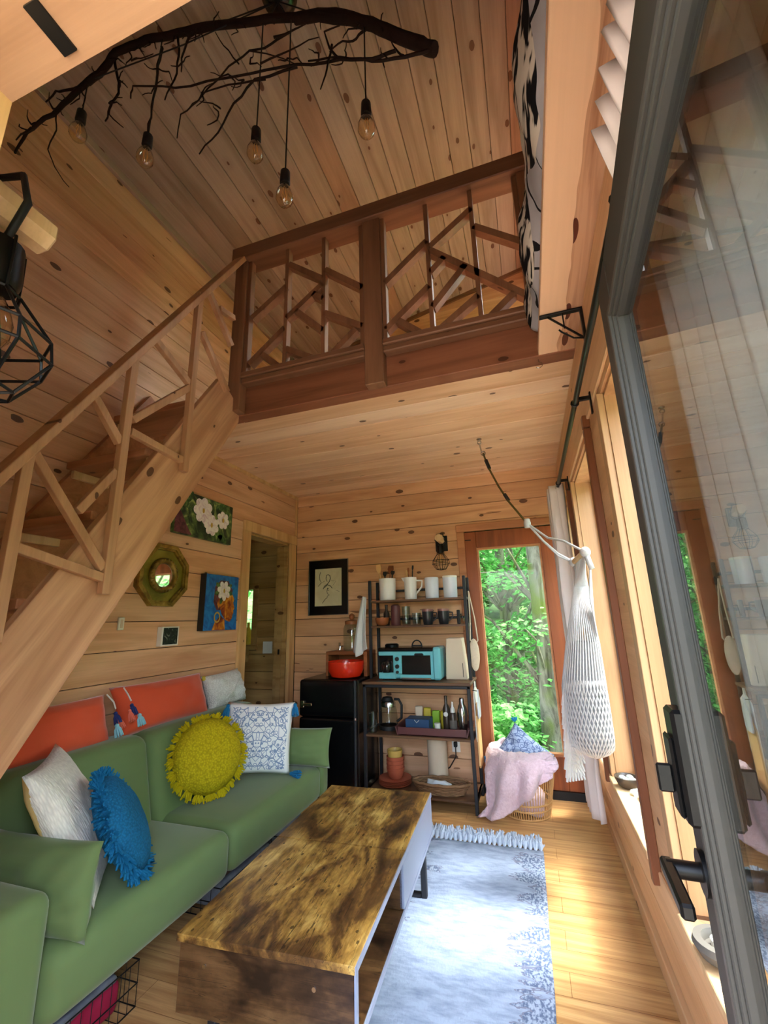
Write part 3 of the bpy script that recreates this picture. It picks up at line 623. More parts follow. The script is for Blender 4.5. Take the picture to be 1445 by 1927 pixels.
def velvet_box(x0, x1, y0, y1, z0, z1, r=.05, puff=.0, sub=3):
    """soft box: rounded, slightly puffed"""
    b = B(); n = 14
    c = Vector(((x0+x1)/2, (y0+y1)/2, (z0+z1)/2)); hx, hy, hz = (x1-x0)/2, (y1-y0)/2, (z1-z0)/2
    def proj(p):
        q = Vector((max(-hx+r, min(hx-r, p.x)), max(-hy+r, min(hy-r, p.y)), max(-hz+r, min(hz-r, p.z)))); d = p-q
        if d.length > 1e-6: p = q+d.normalized()*r
        e = 1-max(abs(p.y)/hy, 0)**4; f2 = 1-(abs(p.x)/hx)**4
        p = p+Vector((puff*.5*e*(1 if p.x > 0 else -1)*(abs(p.x) > hx*.8), 0, puff*e*f2*(1 if p.z > 0 else 0)))
        return c+p
    def lin(h): 
        k = [-h, -h+r*.15, -h+r*.4, -h+r*.7, -h+r]; m = 6
        return k+[-h+r+(2*h-2*r)*i/m for i in range(1, m)]+[-q for q in reversed(k)]
    L = [lin(hx), lin(hy), lin(hz)]
    for a in range(3):
        o = [q for q in range(3) if q != a]
        for s_ in (-1, 1):
            U, V = L[o[0]], L[o[1]]
            def f(u, v):
                i = round(u*(len(U)-1)); j = round(v*(len(V)-1)); t = [0, 0, 0]; t[a] = s_*(hx, hy, hz)[a]; t[o[0]] = U[i]; t[o[1]] = V[j]; return proj(Vector(t))
            if (s_ > 0) == (a != 1): b.grid(f, len(U)-1, len(V)-1)
            else: b.grid(lambda u, v: f(1-u, v), len(U)-1, len(V)-1)
    return b
def weld(o, d=.0006):
    md = o.modifiers.new('weld', 'WELD'); md.merge_threshold = d; return o
# ================================================================ sofa
so = thing('sofa', 'long olive green velvet sofa with two seat cushions beneath the stairs', 'sofa', (-1.95, 2.1, 0))
def vpart(name, *a, **k): o = part(velvet_box(*a, **k), name, 'green_velvet', so, smooth=179); return weld(o)
vpart('seat_cushion', -2.1, -1.508, 1.205, 2.075, .21, .42, r=.055, puff=.012); vpart('seat_cushion', -2.1, -1.508, 2.079, 3.055, .21, .42, r=.055, puff=.012)
for y0, y1 in ((1.20, 2.045), (2.05, 3.05)):
    o = velvet_box(-.11, .11, y0, y1, -.02, .44, r=.055, puff=.01)
    o.v = [(-2.095+x-(z-.1)*.24, y, .385+z) for x, y, z in o.v]
    weld(part(o, 'back_cushion', 'green_velvet', so, smooth=179))
vpart('armrest', -2.28, -1.52, 1.03, 1.20, .20, .605, r=.05); vpart('armrest', -2.28, -1.52, 3.056, 3.20, .20, .62, r=.05)
part(B().box(-2.28, -2.1, 1.1, 3.1, .2, .62), 'back_frame', 'green_velvet', so)
part(B().cbox(-2.2, -1.60, 1.06, 3.18, .165, .212), 'base_frame', 'bowl_dark', so)  # dark colour stands in for the shadow beneath the seat
for x in (-2.2, -1.60):
    for y in (1.12, 3.08): part(B().lathe([(.012, 0), (.02, .17)], (x, y, 0), 10), 'leg', 'crate_wood', so)
# things kept under the sofa
def wire_basket(label, x0, x1, y0, y1, z1):
    t = thing('wire_basket', label, 'basket', ((x0+x1)/2, (y0+y1)/2, 0), 'wire baskets under the sofa'); b = B(); z0 = .004
    for z in (z0, (z0+z1)/2, z1): b.tube([(x0, y0, z), (x1, y0, z), (x1, y1, z), (x0, y1, z), (x0, y0, z)], .003, 5)
    n = 12
    for i in range(n+1):
        y = y0+(y1-y0)*i/n; b.tube([(x1, y, z0), (x1, y, z1)], .0018, 4); b.tube([(x0, y, z0), (x0, y, z1)], .0018, 4); b.tube([(x0, y, z0), (x1, y, z0)], .0018, 4)
    for i in range(8):
        x = x0+(x1-x0)*i/7
        for y in (y0, y1): b.tube([(x, y, z0), (x, y, z1)], .0018, 4)
    part(b, 'wire_frame', 'black_metal', t); return t
wire_basket('black wire basket holding a magenta cloth under the green sofa', -2.0, -1.58, 1.16, 1.62, .15)
wire_basket('black wire basket holding folded blue linens under the green sofa', -2.0, -1.60, 2.12, 2.66, .13)
def lump(x0, x1, y0, y1, z0, z1, seed):
    b = velvet_box(x0, x1, y0, y1, z0, z1, r=min(.03, (z1-z0)*.45)); b.v = [(x+.012*nz(x*9, y*9, seed), y+.012*nz(y*9, z*9, seed+4), z+.018*(nz(x*12, y*12, seed+9))*((z-z0)/(z1-z0))) for x, y, z in b.v]; return b
weld(lump(-1.96, -1.61, 1.20, 1.58, .012, .112, 1).out('folded_cloth', 'magenta', smooth=179, label='magenta folded cloth in the wire basket under the sofa', cat='cloth'))
weld(lump(-1.71, -1.61, 1.25, 1.56, .113, .14, 5).out('paper_pack', 'blue_white', smooth=179, label='pale printed pack lying on the magenta cloth', cat='packet'))
weld(lump(-1.96, -1.63, 2.16, 2.62, .012, .125, 2).out('folded_linen', 'blue_white', smooth=179, label='folded blue and white linen in the wire basket', cat='linen'))
weld(lump(-2.0, -1.64, 2.72, 3.02, .004, .15, 3).out('rolled_blanket', 'blue_white', smooth=179, label='grey patterned blanket tucked under the far end of sofa', cat='blanket'))
# ---------------------------------------------------------------- cushions
def cushion(name, b, mat, c, n, label, up=(0, 0, 1), roll=0, cat='cushion', group=None):
    o = weld(b.out(name, mat, smooth=179, label=label, cat=cat, group=group), .002); o.matrix_world = frame(c, n, up) @ Matrix.Rotation(roll, 4, 'Z'); return o
a1 = cushion('arm_cushion', pillow_mesh(.50, .28, .15, seed=3, wr=.010), 'green_velvet', (-1.725, 1.278, .550), (.06, -.97, .10), 'green velvet cushion propped against the near sofa arm')
a1['label'] = 'green velvet cushion propped beside the cream and white cushion'
a2 = cushion('arm_cushion', pillow_mesh(.48, .25, .14, seed=8), 'green_velvet', (-1.66, 2.985, .548), (.1, -.93, .2), 'green velvet cushion propped beside the embroidered cushion')
c1 = cushion('orange_lumbar_cushion', pillow_mesh(.62, .26, .17, seed=1), 'coral_velvet', (-2.235, 1.605, .925), (.93, 0, .36), 'coral orange velvet lumbar cushion partly hidden by the stair stringer')
c2 = cushion('orange_lumbar_cushion', pillow_mesh(.72, .28, .17, seed=2), 'coral_velvet', (-2.235, 2.30, .945), (.93, 0, .36), 'coral orange velvet lumbar cushion fully in view on the sofa back')
for o, w, sides in ((c1, .31, (1,)), (c2, .36, (-1,))):
    for sd in sides:
        w = w if sd > 0 else w-.055; zo = 0 if sd > 0 else .022
        b = B().tube([(sd*(w-.012), .12, .03), (sd*(w+.006), .07, .05+zo), (sd*(w+.002), .03, .06+zo)], .004, 6).out('cord', 'white_cloth', o)
        tassel(o, (sd*w, .02, .055+zo), (0, -1, .15), .07, 'tassel_navy', .013); tassel(o, (sd*(w+.008 if sd > 0 else w+.022), -.01, .06+zo), (.1*sd, -1, .2), .07, 'tassel_coral', .011); tassel(o, (sd*(w-.02), -.045, .075+zo), (0, -1, .1), .07, 'tassel_sky', .014)
fl = cushion('fluffy_cushion', pillow_mesh(.42, .25, .16, seed=5, wr=.02), 'white_fluff', (-2.235, 2.875, .938), (.93, 0, .36), 'white textured cushion on the sofa back behind the embroidered cushion', roll=.04)
B().ell((-.185, .105, .0), (.022, .022, .016), 10, 6).out('corner_patch', 'yellow_pack', fl, smooth=179)
em = cushion('embroidered_cushion', pillow_mesh(.45, .44, .14, seed=6), 'embroidered', (-1.822, 2.722, .660), (.50, -.86, .22), 'white square cushion with blue embroidery and blue tassels on the sofa', roll=-.06)
for x, y in ((-.22, .21), (.225, .215), (.225, -.212), (-.22, -.212)): tassel(em, (x, y, 0), (x*.5, -1, .35) if y > 0 else (x*2, -.02, .5), .09, 'tassel_blue', .016)
ye = cushion('round_cushion', round_mesh(.205, .20, seed=2), 'yellow_knit', (-1.90, 2.33, .655), (.80, -.42, .30), 'round mustard yellow knitted cushion with yarn fringe')
def yarn_fringe(par, r, n, mat, L, per=12, rad=.0042):
    b = B()
    for i in range(n):                                     # tufts of yarn, fanned out
        a = 2*PI*i/n
        for k in range(per):
            da = random.uniform(-.5, .5)*2*PI/n*1.15; tl = random.uniform(-.9, .9); d = Vector((math.cos(a+da*2.2), math.sin(a+da*2.2), tl*.8)).normalized(); p = Vector((math.cos(a+da*.5), math.sin(a+da*.5), tl*.03))*r*.975; l_ = L*random.uniform(.75, 1.1); e = Vector((random.uniform(-1, 1), random.uniform(-1, 1), random.uniform(-1, 1)))*.006
            b.tube([p, p+d*l_*.5+e, p+d*l_+e*1.5-Vector((0, .006, 0))], [rad, rad*1.25, rad*.9], 4)
    bpy.context.view_layer.update(); Mw = par.matrix_world; Mi = Mw.inverted()      # yarn that reaches the seat lies on it
    b.v = [tuple(Mi @ Vector((q.x, q.y, max(q.z, .434)))) for q in (Mw @ Vector(p) for p in b.v)]
    b.out('fringe', mat, par, kind='stuff')
yarn_fringe(ye, .205, 20, 'yellow_fringe', .036, 22)
bl = cushion('round_cushion', round_mesh(.205, .14, seed=4), 'blue_knit', (-1.708, 1.590, .612), (.64, .60, .48), 'round teal blue knitted cushion with tasselled edge')
yarn_fringe(bl, .205, 26, 'blue_fringe', .042, 18)
cr = cushion('cream_cushion', pillow_mesh(.50, .54, .15, seed=7), 'white_weave', (-1.862, 1.485, .660), (.62, .60, .50), 'white herringbone cushion with a cream back beside the blue cushion', roll=.0)
b = pillow_mesh(.496, .536, .154, seed=7); k = len(b.v)//2; b2 = B(); b2.v = b.v[k:]; b2.f = [tuple(i-k for i in f) for f in b.f if min(f) >= k]
b2.v = [(x, y, z-.002) for x, y, z in b2.v]; b2.out('back_panel', 'cream_back', cr, smooth=179)
# ================================================================ coffee table
ct = thing('coffee_table', 'low coffee table with rustic burnt-brown top, white front and black sled legs', 'table', (-.905, 2.01, 0), rz=math.radians(2.85))
TW, TL, TZ = .595, 1.29, .45
def tpart(b, name, mat, par=None, **k): return b.out(name, mat, par or ct, **k)
tpart(B().cbox(-TW/2-.008, TW/2, -TL/2, -.002, TZ-.022, TZ, .002), 'top_panel', 'rustic_top'); tpart(B().cbox(-TW/2-.008, TW/2, .002, TL/2, TZ-.022, TZ, .002), 'top_panel', 'rustic_top')
pe = tpart(B().cbox(-TW/2+.004, TW/2-.004, -TL/2+.006, -TL/2+.024, .245, TZ-.023, .002), 'end_panel', 'rustic_side')
for x in (-.20, .17): tpart(B().lathe([(.0065, -TL/2+.004), (.0065, -TL/2+.007)], (x, 0, TZ-.075), 12, 'y'), 'screw_cap', 'steel', pe)
tpart(B().cbox(-TW/2+.004, TW/2-.004, TL/2-.024, TL/2-.006, .245, TZ-.023, .002), 'end_panel', 'rustic_side')
tpart(B().cbox(-TW/2+.004, -TW/2+.02, -TL/2+.024, TL/2-.024, .245, TZ-.023, .002), 'back_panel', 'rustic_side')
tpart(B().cbox(-TW/2+.02, TW/2-.004, -TL/2+.024, TL/2-.024, .245, .263, .002), 'shelf_board', 'rustic_side')
tpart(B().cbox(-TW/2+.02, TW/2-.006, -.05, -.032, .263, TZ-.023, .002), 'divider', 'rustic_side')
tpart(B().cbox(TW/2-.018, TW/2+.001, -.05, TL/2-.006, .267, TZ-.026, .002), 'drawer_front', 'drawer_white')
tpart(B().box(TW/2, TW/2+.003, -TL/2, TL/2, TZ-.022, TZ-.001).box(TW/2-.004, TW/2+.002, -TL/2+.006, TL/2-.006, .245, .263).box(TW/2-.004, TW/2+.002, -TL/2+.005, -TL/2+.024, .263, TZ-.022), 'edge_band', 'drawer_white')
for y in (-TL/2+.12, TL/2-.12):
    f_ = B(); yy = y; f_.cbox(-TW/2+.05, -TW/2+.08, yy-.016, yy+.016, 0, .246).cbox(TW/2-.05, TW/2-.02, yy-.016, yy+.016, 0, .246).cbox(-TW/2+.08, TW/2-.05, yy-.016, yy+.016, 0, .028).cbox(-TW/2+.08, TW/2-.05, yy-.016, yy+.016, .22, .246)
    tpart(f_, 'leg_frame', 'dark_frame')
# ================================================================ rug
rg = thing('rug', 'pale blue-grey woven rug with ragged pattern and tasselled far end', 'rug', (-.46, 1.85, 0), rz=math.radians(.6))
b = B(); b.grid(lambda u, v: (-.40+.80*u+.006*nz(v*9), -1.28+2.60*v+.012*nz(u*4, 3), .007+.004*nz(u*7, v*14, 2)), 24, 60); b.out('rug_body', 'rug_weave', rg, thick=.010, smooth=179)
for i in range(26):
    x = -.385+.77*i/25; b = B(); q = random.Random(i)
    for k in range(16):
        e = Vector((x+q.uniform(-.03, .03), 1.32+q.uniform(.06, .115), q.uniform(.008, .055))); b.tube([(x, 1.315, .010), (x+q.uniform(-.012, .012), 1.345, q.uniform(.01, .04)), e], [.006, .008, .006], 4)
    b.out('tassel', 'rug_fringe', rg)
# ================================================================ fridge and what stands on it
def G(name, label, cat, loc, **k): return thing(name, label, cat, loc, **k)
fr = G('fridge', 'small black retro fridge with chrome latch beside the shelf rack', 'fridge', (-1.69, 3.76, 0))
part(B().cbox(-1.95, -1.425, 3.545, 4.03, .02, .925, .01), 'body', 'black_gloss', fr)
for z0, z1 in ((.03, .628), (.634, .925)): part(velvet_box(-1.952, -1.423, 3.495, 3.545, z0, z1, r=.022), 'door', 'black_gloss', fr, smooth=179)
part(B().lathe([(.012, .03), (.012, .925)], (-1.437, 3.497, 0), 12), 'hinge_rail', 'dark_frame', fr, smooth=50); part(B().lathe([(.014, .622), (.014, .640)], (-1.437, 3.497, 0), 12), 'hinge', 'steel', fr, smooth=50)
la = part(B().cbox(-1.93, -1.895, 3.475, 3.497, .705, .76, .004), 'latch', 'steel', fr); part(B().cbox(-1.90, -1.815, 3.462, 3.478, .722, .745, .005), 'latch_lever', 'steel', fr)
for x in (-1.9, -1.47):
    for y in (3.58, 3.98): part(B().lathe([(.02, 0), (.02, .022)], (x, y, 0), 10), 'foot', 'black_rubber', fr)
cx0, cx1 = fy(613, 1250, 3.74).x, fy(690, 1250, 3.74).x; cz = fy(640, 1226, 3.74).z
cr_ = G('wooden_crate', 'small open wooden crate under the glass drink dispenser', 'crate', ((cx0+cx1)/2, 3.84, .926))
part(B().cbox(cx0, cx1, 3.74, 3.98, cz-.03, cz), 'top_board', 'crate_wood', cr_); part(B().cbox(cx0, cx0+.025, 3.74, 3.98, .926, cz-.03), 'side_board', 'crate_wood', cr_)
part(B().cbox(cx1-.03, cx1, 3.74, 3.98, .926, cz-.03), 'side_board', 'crate_wood', cr_); part(B().cbox(cx0+.025, cx1-.03, 3.965, 3.98, .926, cz-.03), 'back_board', 'crate_wood', cr_)
pc = fy(651, 1262, 3.62); pr = (fy(683, 1255, 3.62)-fy(619, 1255, 3.62)).length/2
po = G('red_pot', 'shiny red enamel pot on top of the black fridge', 'pot', (pc.x-.018, 3.66, .926))
part(B().lathe([(pr*.55, .927), (pr*.8, .94), (pr*.97, .99), (pr, 1.045), (pr*.98, 1.065), (pr*.93, 1.065), (pr*.93, 1.0), (pr*.7, .95)], (pc.x-.018, 3.66, 0), 32), 'bowl', 'red_enamel', po, smooth=40)
dc = fy(662, 1180, 3.86); dz0 = cz+.001
di = G('drink_dispenser', 'clear glass drink dispenser with metal tap on the wooden crate', 'dispenser', (dc.x, 3.86, dz0))
part(B().lathe([(.075, dz0), (.08, dz0+.02), (.08, dz0+.19), (.072, dz0+.22), (.06, dz0+.24)], (dc.x, 3.86, 0), 24), 'jar', 'clear_glass', di, smooth=40)
part(B().lathe([(.066, dz0+.235), (.066, dz0+.265), (.03, dz0+.275)], (dc.x, 3.86, 0), 24), 'lid', 'crate_wood', di, smooth=40)
part(B().lathe([(.012, dz0+.275), (.026, dz0+.295), (.026, dz0+.32), (.008, dz0+.335)], (dc.x, 3.86, 0), 16), 'knob', 'crate_wood', di, smooth=50)
part(B().tube([(dc.x-.07, 3.81, dz0+.04), (dc.x-.09, 3.79, dz0+.04), (dc.x-.092, 3.787, dz0+.01)], .008, 8).cbox(dc.x-.098, dc.x-.086, 3.775, 3.795, dz0+.04, dz0+.075), 'tap', 'steel', di)
# ================================================================ shelf rack
rk = G('shelf_rack', 'tall black metal kitchen rack with dark wood shelves by the back door', 'shelf', (-.95, 3.78, 0))
RX0, RX1, RY0, RY1, UY0 = -1.398, -.505, 3.575, 3.985, 3.745
t = .026
for x in (RX0, RX1-t):
    part(B().cbox(x, x+t, RY0, RY0+t, 0, .885), 'post', 'dark_frame', rk); part(B().cbox(x, x+t, RY1-t, RY1, 0, 1.76), 'post', 'dark_frame', rk)
    part(B().cbox(x, x+t, UY0, UY0+t, .908, 1.76), 'post', 'dark_frame', rk)
    for z in (.07, .49, 1.335, 1.56): part(B().cbox(x+.002, x+t-.002, (RY0 if z < 1 else UY0)+t, RY1-t, z, z+.02), 'side_rail', 'dark_frame', rk)
part(B().cbox(RX0, RX1, RY0, RY0+t, .862, .886), 'front_rail', 'dark_frame', rk)
for z in (1.40, 1.66): part(B().cbox(RX0+t, RX1-t, RY1-.02, RY1-.004, z, z+.022), 'back_rail', 'dark_frame', rk)
part(B().cbox(RX0-.006, RX1+.006, RY0-.006, RY1, .886, .908, .003), 'worktop', 'rack_board', rk)
for z, y0 in ((.505, RY0), (.09, RY0), (1.353, UY0), (1.578, UY0)): part(B().cbox(RX0+.003, RX1-.003, y0+.002, RY1, z-.017, z, .002), 'shelf_board', 'rack_board', rk)
def vessel(name, label, cat, x, y, z, prof, mat, n=24, group=None, smooth=45, extra=None):
    o = B().lathe([(r, h) for r, h in prof], (0, 0, 0), n).out(name, mat, smooth=smooth, label=label, cat=cat, group=group); o.location = (x, y, z)
    if extra: extra(o)
    return o
S3, S2, S1, S0, SW = 1.5785, 1.3535, .5055, .0905, .9085
def cupprof(r, h, t=.006, flare=1.0): return [(r*.88, 0), (r*.93, .004), (r*flare, h), (r*flare-t, h), (r*.93-t, .012), (.001, .012)]
vessel('utensil_crock', 'cream ceramic crock full of cooking utensils on the top shelf', 'crock', -1.243, 3.85, S3, cupprof(.079, .2), 'ceramic')
vessel('white_pitcher', 'white ceramic pitcher holding knives on the top shelf', 'pitcher', -1.02, 3.85, S3, cupprof(.058, .2), 'ceramic', extra=lambda o: (B().tube([(.054, 0, .17), (.11, 0, .165), (.105, 0, .11), (.052, 0, .05)], .008, 8).out('handle', 'ceramic', o, smooth=60), B().prism([(-.075, .185), (-.05, .15), (-.05, .2), (-.082, .2)], 'y', -.014, .014).out('spout', 'ceramic', o)))
vessel('canister', 'white embossed ceramic canister without lid on the top shelf', 'canister', -.821, 3.85, S3, [(.056, 0), (.06, .004), (.064, .18), (.06, .188), (.001, .188)], 'ceramic_blue')
vessel('canister', 'white ceramic canister with pale wooden lid on the top shelf', 'canister', -.655, 3.85, S3, [(.056, 0), (.06, .004), (.064, .178), (.001, .178)], 'ceramic_blue', extra=lambda o: B().lathe([(.064, .178), (.064, .194), (.001, .195)], (0, 0, 0), 24).out('lid', 'white_plate', o))
def stick(name, label, cat, p, q, r, mat, head=None):
    p = Vector(p); q = Vector(q); d = q-p; b = B().tube([p, q], r, 8)
    if head:
        s_, t_ = basis(d); n_ = d.normalized(); w_, l_ = head
        b.prism([(-w_*.4, 0), (w_*.4, 0), (w_, l_*.5), (w_*.8, l_), (-w_*.8, l_), (-w_, l_*.5)], 'y', -.003, .003); k = 12
        M = frame(q, Vector((0, -1, .2)), d); b.v[-k:] = [tuple(M @ Vector((x, z, y))) for x, y, z in b.v[-k:]]
    return b.out(name, mat, smooth=40, label=label, cat=cat)
stick('wooden_spatula', 'slotted pale wooden spatula leaning out of the cream crock', 'spatula', (-1.27, 3.85, 1.60), (-1.315, 3.84, 1.83), .006, 'cutting_board', (.026, .09))
stick('wooden_spoon', 'wide brown wooden spoon standing in the cream crock', 'spoon', (-1.235, 3.86, 1.60), (-1.215, 3.86, 1.83), .006, 'crate_wood', (.03, .075))
stick('black_ladle', 'black ladle standing in the cream crock', 'ladle', (-1.24, 3.83, 1.60), (-1.255, 3.82, 1.80), .006, 'black_rubber', (.02, .045)); stick('black_whisk', 'black handled whisk standing in the cream crock', 'whisk', (-1.21, 3.84, 1.60), (-1.185, 3.83, 1.81), .007, 'black_rubber', (.02, .04))
for i, (x, l, m_) in enumerate(((-1.05, 'pale wooden knife handle rising from the white pitcher', 'cutting_board'), (-1.035, 'long brown knife handle rising from the white pitcher', 'crate_wood'), (-.995, 'dark scissor handles rising from the white pitcher', 'black_rubber'))): stick('knife' if i < 2 else 'scissors', l, 'cutlery', (-1.02+(x+1.02)*.4, 3.85, 1.60), (x, 3.85, 1.80+.02*i), .006, m_, (.009, .05))
vessel('wooden_bowl', 'small round wooden bowl on the middle shelf', 'bowl', -1.297, 3.83, S2, [(.03, 0), (.055, .02), (.066, .06), (.066, .072), (.058, .072), (.04, .02), (.001, .012)], 'crate_wood')
vessel('oil_bottle', 'slim dark glass bottle behind the wooden bowl', 'bottle', -1.285, 3.925, S2, [(.028, 0), (.028, .11), (.012, .14), (.012, .175), (.014, .176), (.014, .19), (.001, .19)], 'bowl_dark')
vessel('brown_flask', 'glossy dark brown insulated flask on the middle shelf', 'flask', -1.172, 3.85, S2, [(.04, 0), (.043, .005), (.043, .14), (.041, .175), (.025, .187), (.001, .188)], 'maroon')
for j, (x, z, l) in enumerate(((-1.072, S2, 'clear drinking glass at the bottom of the stacked pair'), (-1.072, S2+.081, 'clear drinking glass stacked on top of another glass'), (-.975, S2, 'squat clear tumbler beside the dark mugs'))): vessel('drinking_glass', l, 'glass', x, 3.85, z, cupprof(.040 if j != 1 else .037, .085 if j < 2 else .105, .003, 1.05), 'clear_glass', 20)
for x, l in ((-.872, 'dark grey mug with pink glazed rim beside the tumbler'), (-.73, 'dark grey mug with pink glazed rim beside the rack clip')):
    vessel('mug', l, 'mug', x, 3.85, S2, [(.036, 0), (.04, .004), (.05, .07), (.051, .115), (.046, .115), (.035, .012), (.001, .012)], 'dark_mug', extra=lambda o: (B().lathe([(.0515, .114), (.052, .116), (.052, .134), (.047, .134), (.046, .114)], (0, 0, 0), 24, cap=False).out('rim', 'mug_rim', o, smooth=50), B().tube([(.047, 0, .105), (.08, 0, .10), (.083, 0, .06), (.045, 0, .03)], .006, 8).out('handle', 'dark_mug', o, smooth=60)))
cp = G('bag_clip', 'small black bag clip stand with wire at the end of middle shelf', 'clip', (-.585, 3.85, S2)); part(B().cbox(-.61, -.585, 3.83, 3.87, S2, S2+.12, .004), 'block', 'black_rubber', cp); part(B().tube([(-.584, 3.82, S2+.01), (-.565, 3.82, S2+.09), (-.55, 3.82, S2+.02), (-.538, 3.82, S2+.07)], .004, 6), 'wire', 'steel', cp)
# toaster oven with coffee maker
to = G('breakfast_maker', 'aqua retro breakfast station with toaster oven and coffee maker', 'toaster oven', (-1.013, 3.79, SW))
tx0, tx1, ty0, ty1, tz0, tz1 = -1.281, -.752, 3.66, 3.93, SW+.012, SW+.235
part(B().cbox(tx0, tx1, ty0+.03, ty1, tz0, tz1, .012), 'housing', 'aqua', to)
part(B().cbox(tx0, tx0+.15, ty0, ty0+.03, tz0, tz0+.05, .004).cbox(tx0, tx1-.03, ty0, ty0+.03, tz1-.035, tz1-.003, .004).cbox(tx0+.13, tx0+.205, ty0, ty0+.03, tz0+.04, tz1-.03, .004).cbox(tx0+.19, tx1-.01, ty0, ty0+.03, tz0, tz0+.035, .004).cbox(tx1-.075, tx1-.055, ty0, ty0+.03, tz0+.03, tz1-.03, .003), 'front_trim', 'aqua', to)
part(B().cbox(tx1-.055, tx1+.012, ty0-.012, ty1-.02, tz0-.004, tz1+.03, .014), 'side_cheek', 'aqua', to)
part(B().box(tx0+.006, tx0+.13, ty0+.022, ty0+.032, tz0+.05, tz1-.035), 'coffee_bay', 'black_gloss', to); part(B().lathe([(.04, tz0+.05), (.048, tz0+.07), (.048, tz0+.12), (.035, tz0+.14)], (tx0+.07, ty0+.015, 0), 18), 'carafe', 'clear_glass', to, smooth=40)
part(B().box(tx0+.205, tx1-.075, ty0+.01, ty0+.016, tz0+.036, tz1-.036), 'oven_door', 'black_gloss', to); part(B().cbox(tx0+.20, tx1-.075, ty0-.01, ty0+.0, tz0-.004, tz0+.012, .003), 'crumb_tray', 'steel', to); part(B().cbox(tx0+.32, tx0+.40, ty0-.015, ty0, tz1-.04, tz1-.018, .008), 'door_handle', 'black_rubber', to)
for z in (.16, .10, .055): part(B().lathe([(.017 if z > .06 else .012, -.018), (.017 if z > .06 else .012, 0)], (tx0+.168, ty0, tz0+z), 16, 'y'), 'knob', 'black_rubber', to)
part(B().cbox(tx0-.005, tx1-.04, ty0-.006, ty1, tz1-.004, tz1+.028, .01), 'griddle', 'black_gloss', to); part(B().lathe([(.06, tz1+.028), (.062, tz1+.045), (.05, tz1+.055), (.001, tz1+.055)], (tx0+.08, 3.80, 0), 20), 'pan', 'black_metal', to, smooth=40)
part(B().tube([(tx0+.31+.045*math.cos(a*PI/8), 3.80, tz1+.026+.055*math.sin(a*PI/8)) for a in range(9)], .006, 6).box(tx0+.27, tx0+.35, 3.795, 3.805, tz1+.03, tz1+.042), 'lid_handle', 'black_rubber', to)
for x in (tx0+.03, tx1-.03):
    for y in (ty0+.05, ty1-.03): part(B().box(x-.01, x+.01, y-.01, y+.01, SW, tz0), 'foot', 'black_rubber', to)
b = B().prism([(-.09, 0), (.09, 0), (.062, .33), (-.072, .33)], 'y', -.075, .075); o = b.out('beige_bin', 'paper', bevel=.008, label='tall tapered beige bin with dark slit at the worktop end', cat='bin'); o.location = (-.635, 3.84, SW)
B().box(.055, .06, -.0765, -.074, .02, .13).out('slit', 'black_rubber', o)
# lower shelf
vessel('glass_tumbler', 'tall clear glass beside the kettle', 'glass', -1.338, 3.65, S1, cupprof(.035, .15, .004, 1.1), 'clear_glass', 18)
kt = G('kettle', 'glass electric kettle with black handle on the lower shelf', 'kettle', (-1.205, 3.76, S1))
part(B().lathe([(.085, S1), (.085, S1+.03)], (-1.205, 3.76, 0), 24), 'base', 'black_rubber', kt, smooth=40); part(B().lathe([(.074, S1+.03), (.08, S1+.05), (.07, S1+.15), (.06, S1+.19)], (-1.205, 3.76, 0), 24), 'jug', 'clear_glass', kt, smooth=40)
part(B().lathe([(.062, S1+.175), (.062, S1+.205), (.05, S1+.225)], (-1.205, 3.76, 0), 24), 'collar', 'steel', kt, smooth=40); part(B().lathe([(.052, S1+.222), (.04, S1+.25), (.001, S1+.257)], (-1.215, 3.76, 0), 20), 'lid', 'black_rubber', kt, smooth=40)
part(B().tube([(-1.15, 3.755, S1+.235), (-1.11, 3.755, S1+.235), (-1.085, 3.755, S1+.19), (-1.09, 3.755, S1+.09), (-1.13, 3.755, S1+.06)], .011, 8), 'handle', 'black_rubber', kt, smooth=60)
kt.location.x -= .04; kt.location.y += .03
ty = G('serving_tray', 'dark maroon serving tray on the lower rack shelf', 'tray', (-.84, 3.73, S1)); b = B().prism([(-1.135, S1+.062), (-1.115, S1+.001), (-.555, S1+.001), (-.535, S1+.062), (-.547, S1+.062), (-.563, S1+.008), (-1.107, S1+.008), (-1.123, S1+.062)], 'y', 3.60, 3.92); part(b, 'tray_body', 'maroon', ty); [part(B().box(-1.11, -.56, y, y+.008, S1+.002, S1+.06), 'tray_wall', 'maroon', ty) for y in (3.60, 3.912)]
ZT = S1+.0085
bx = B().cbox(-1.055, -.86, 3.64, 3.78, ZT, ZT+.105, .002).out('blue_box', 'blue_box', label='blue cardboard box in the maroon tray', cat='box'); B().tube([(-.98, 3.639, ZT+.10), (-.96, 3.637, ZT+.08), (-.94, 3.639, ZT+.10)], .002, 5).out('tab', 'label_white', bx)
for i, (x, y, h, m_, l) in enumerate(((-.988, 3.84, .17, 'paper', 'brown paper packet behind the blue box'), (-.914, 3.835, .16, 'yellow_pack', 'yellow and green snack packet behind the blue box'), (-.842, 3.84, .14, 'green_tag', 'green packet between the yellow packet and the jar'))):
    o = velvet_box(-.032, .032, -.018, .018, 0, h, r=.012); o.v = [(a+.004*nz(a*20, c*20, i), b_+.006*nz(a*18, c*18, i+5), c) for a, b_, c in o.v]; q = o.out('packet', m_, smooth=179, label=l, cat='packet'); q.location = (x, y, ZT)
o = B().prism([(-.012, 0), (.012, 0), (.016, .06), (.0, .10), (-.014, .05)], 'y', -.002, .002).out('tea_tag', 'green_tag', label='bright green leaf-shaped tag beside the kettle', cat='tag'); o.location = (-1.065, 3.80, S1+.08); o.location.z = ZT
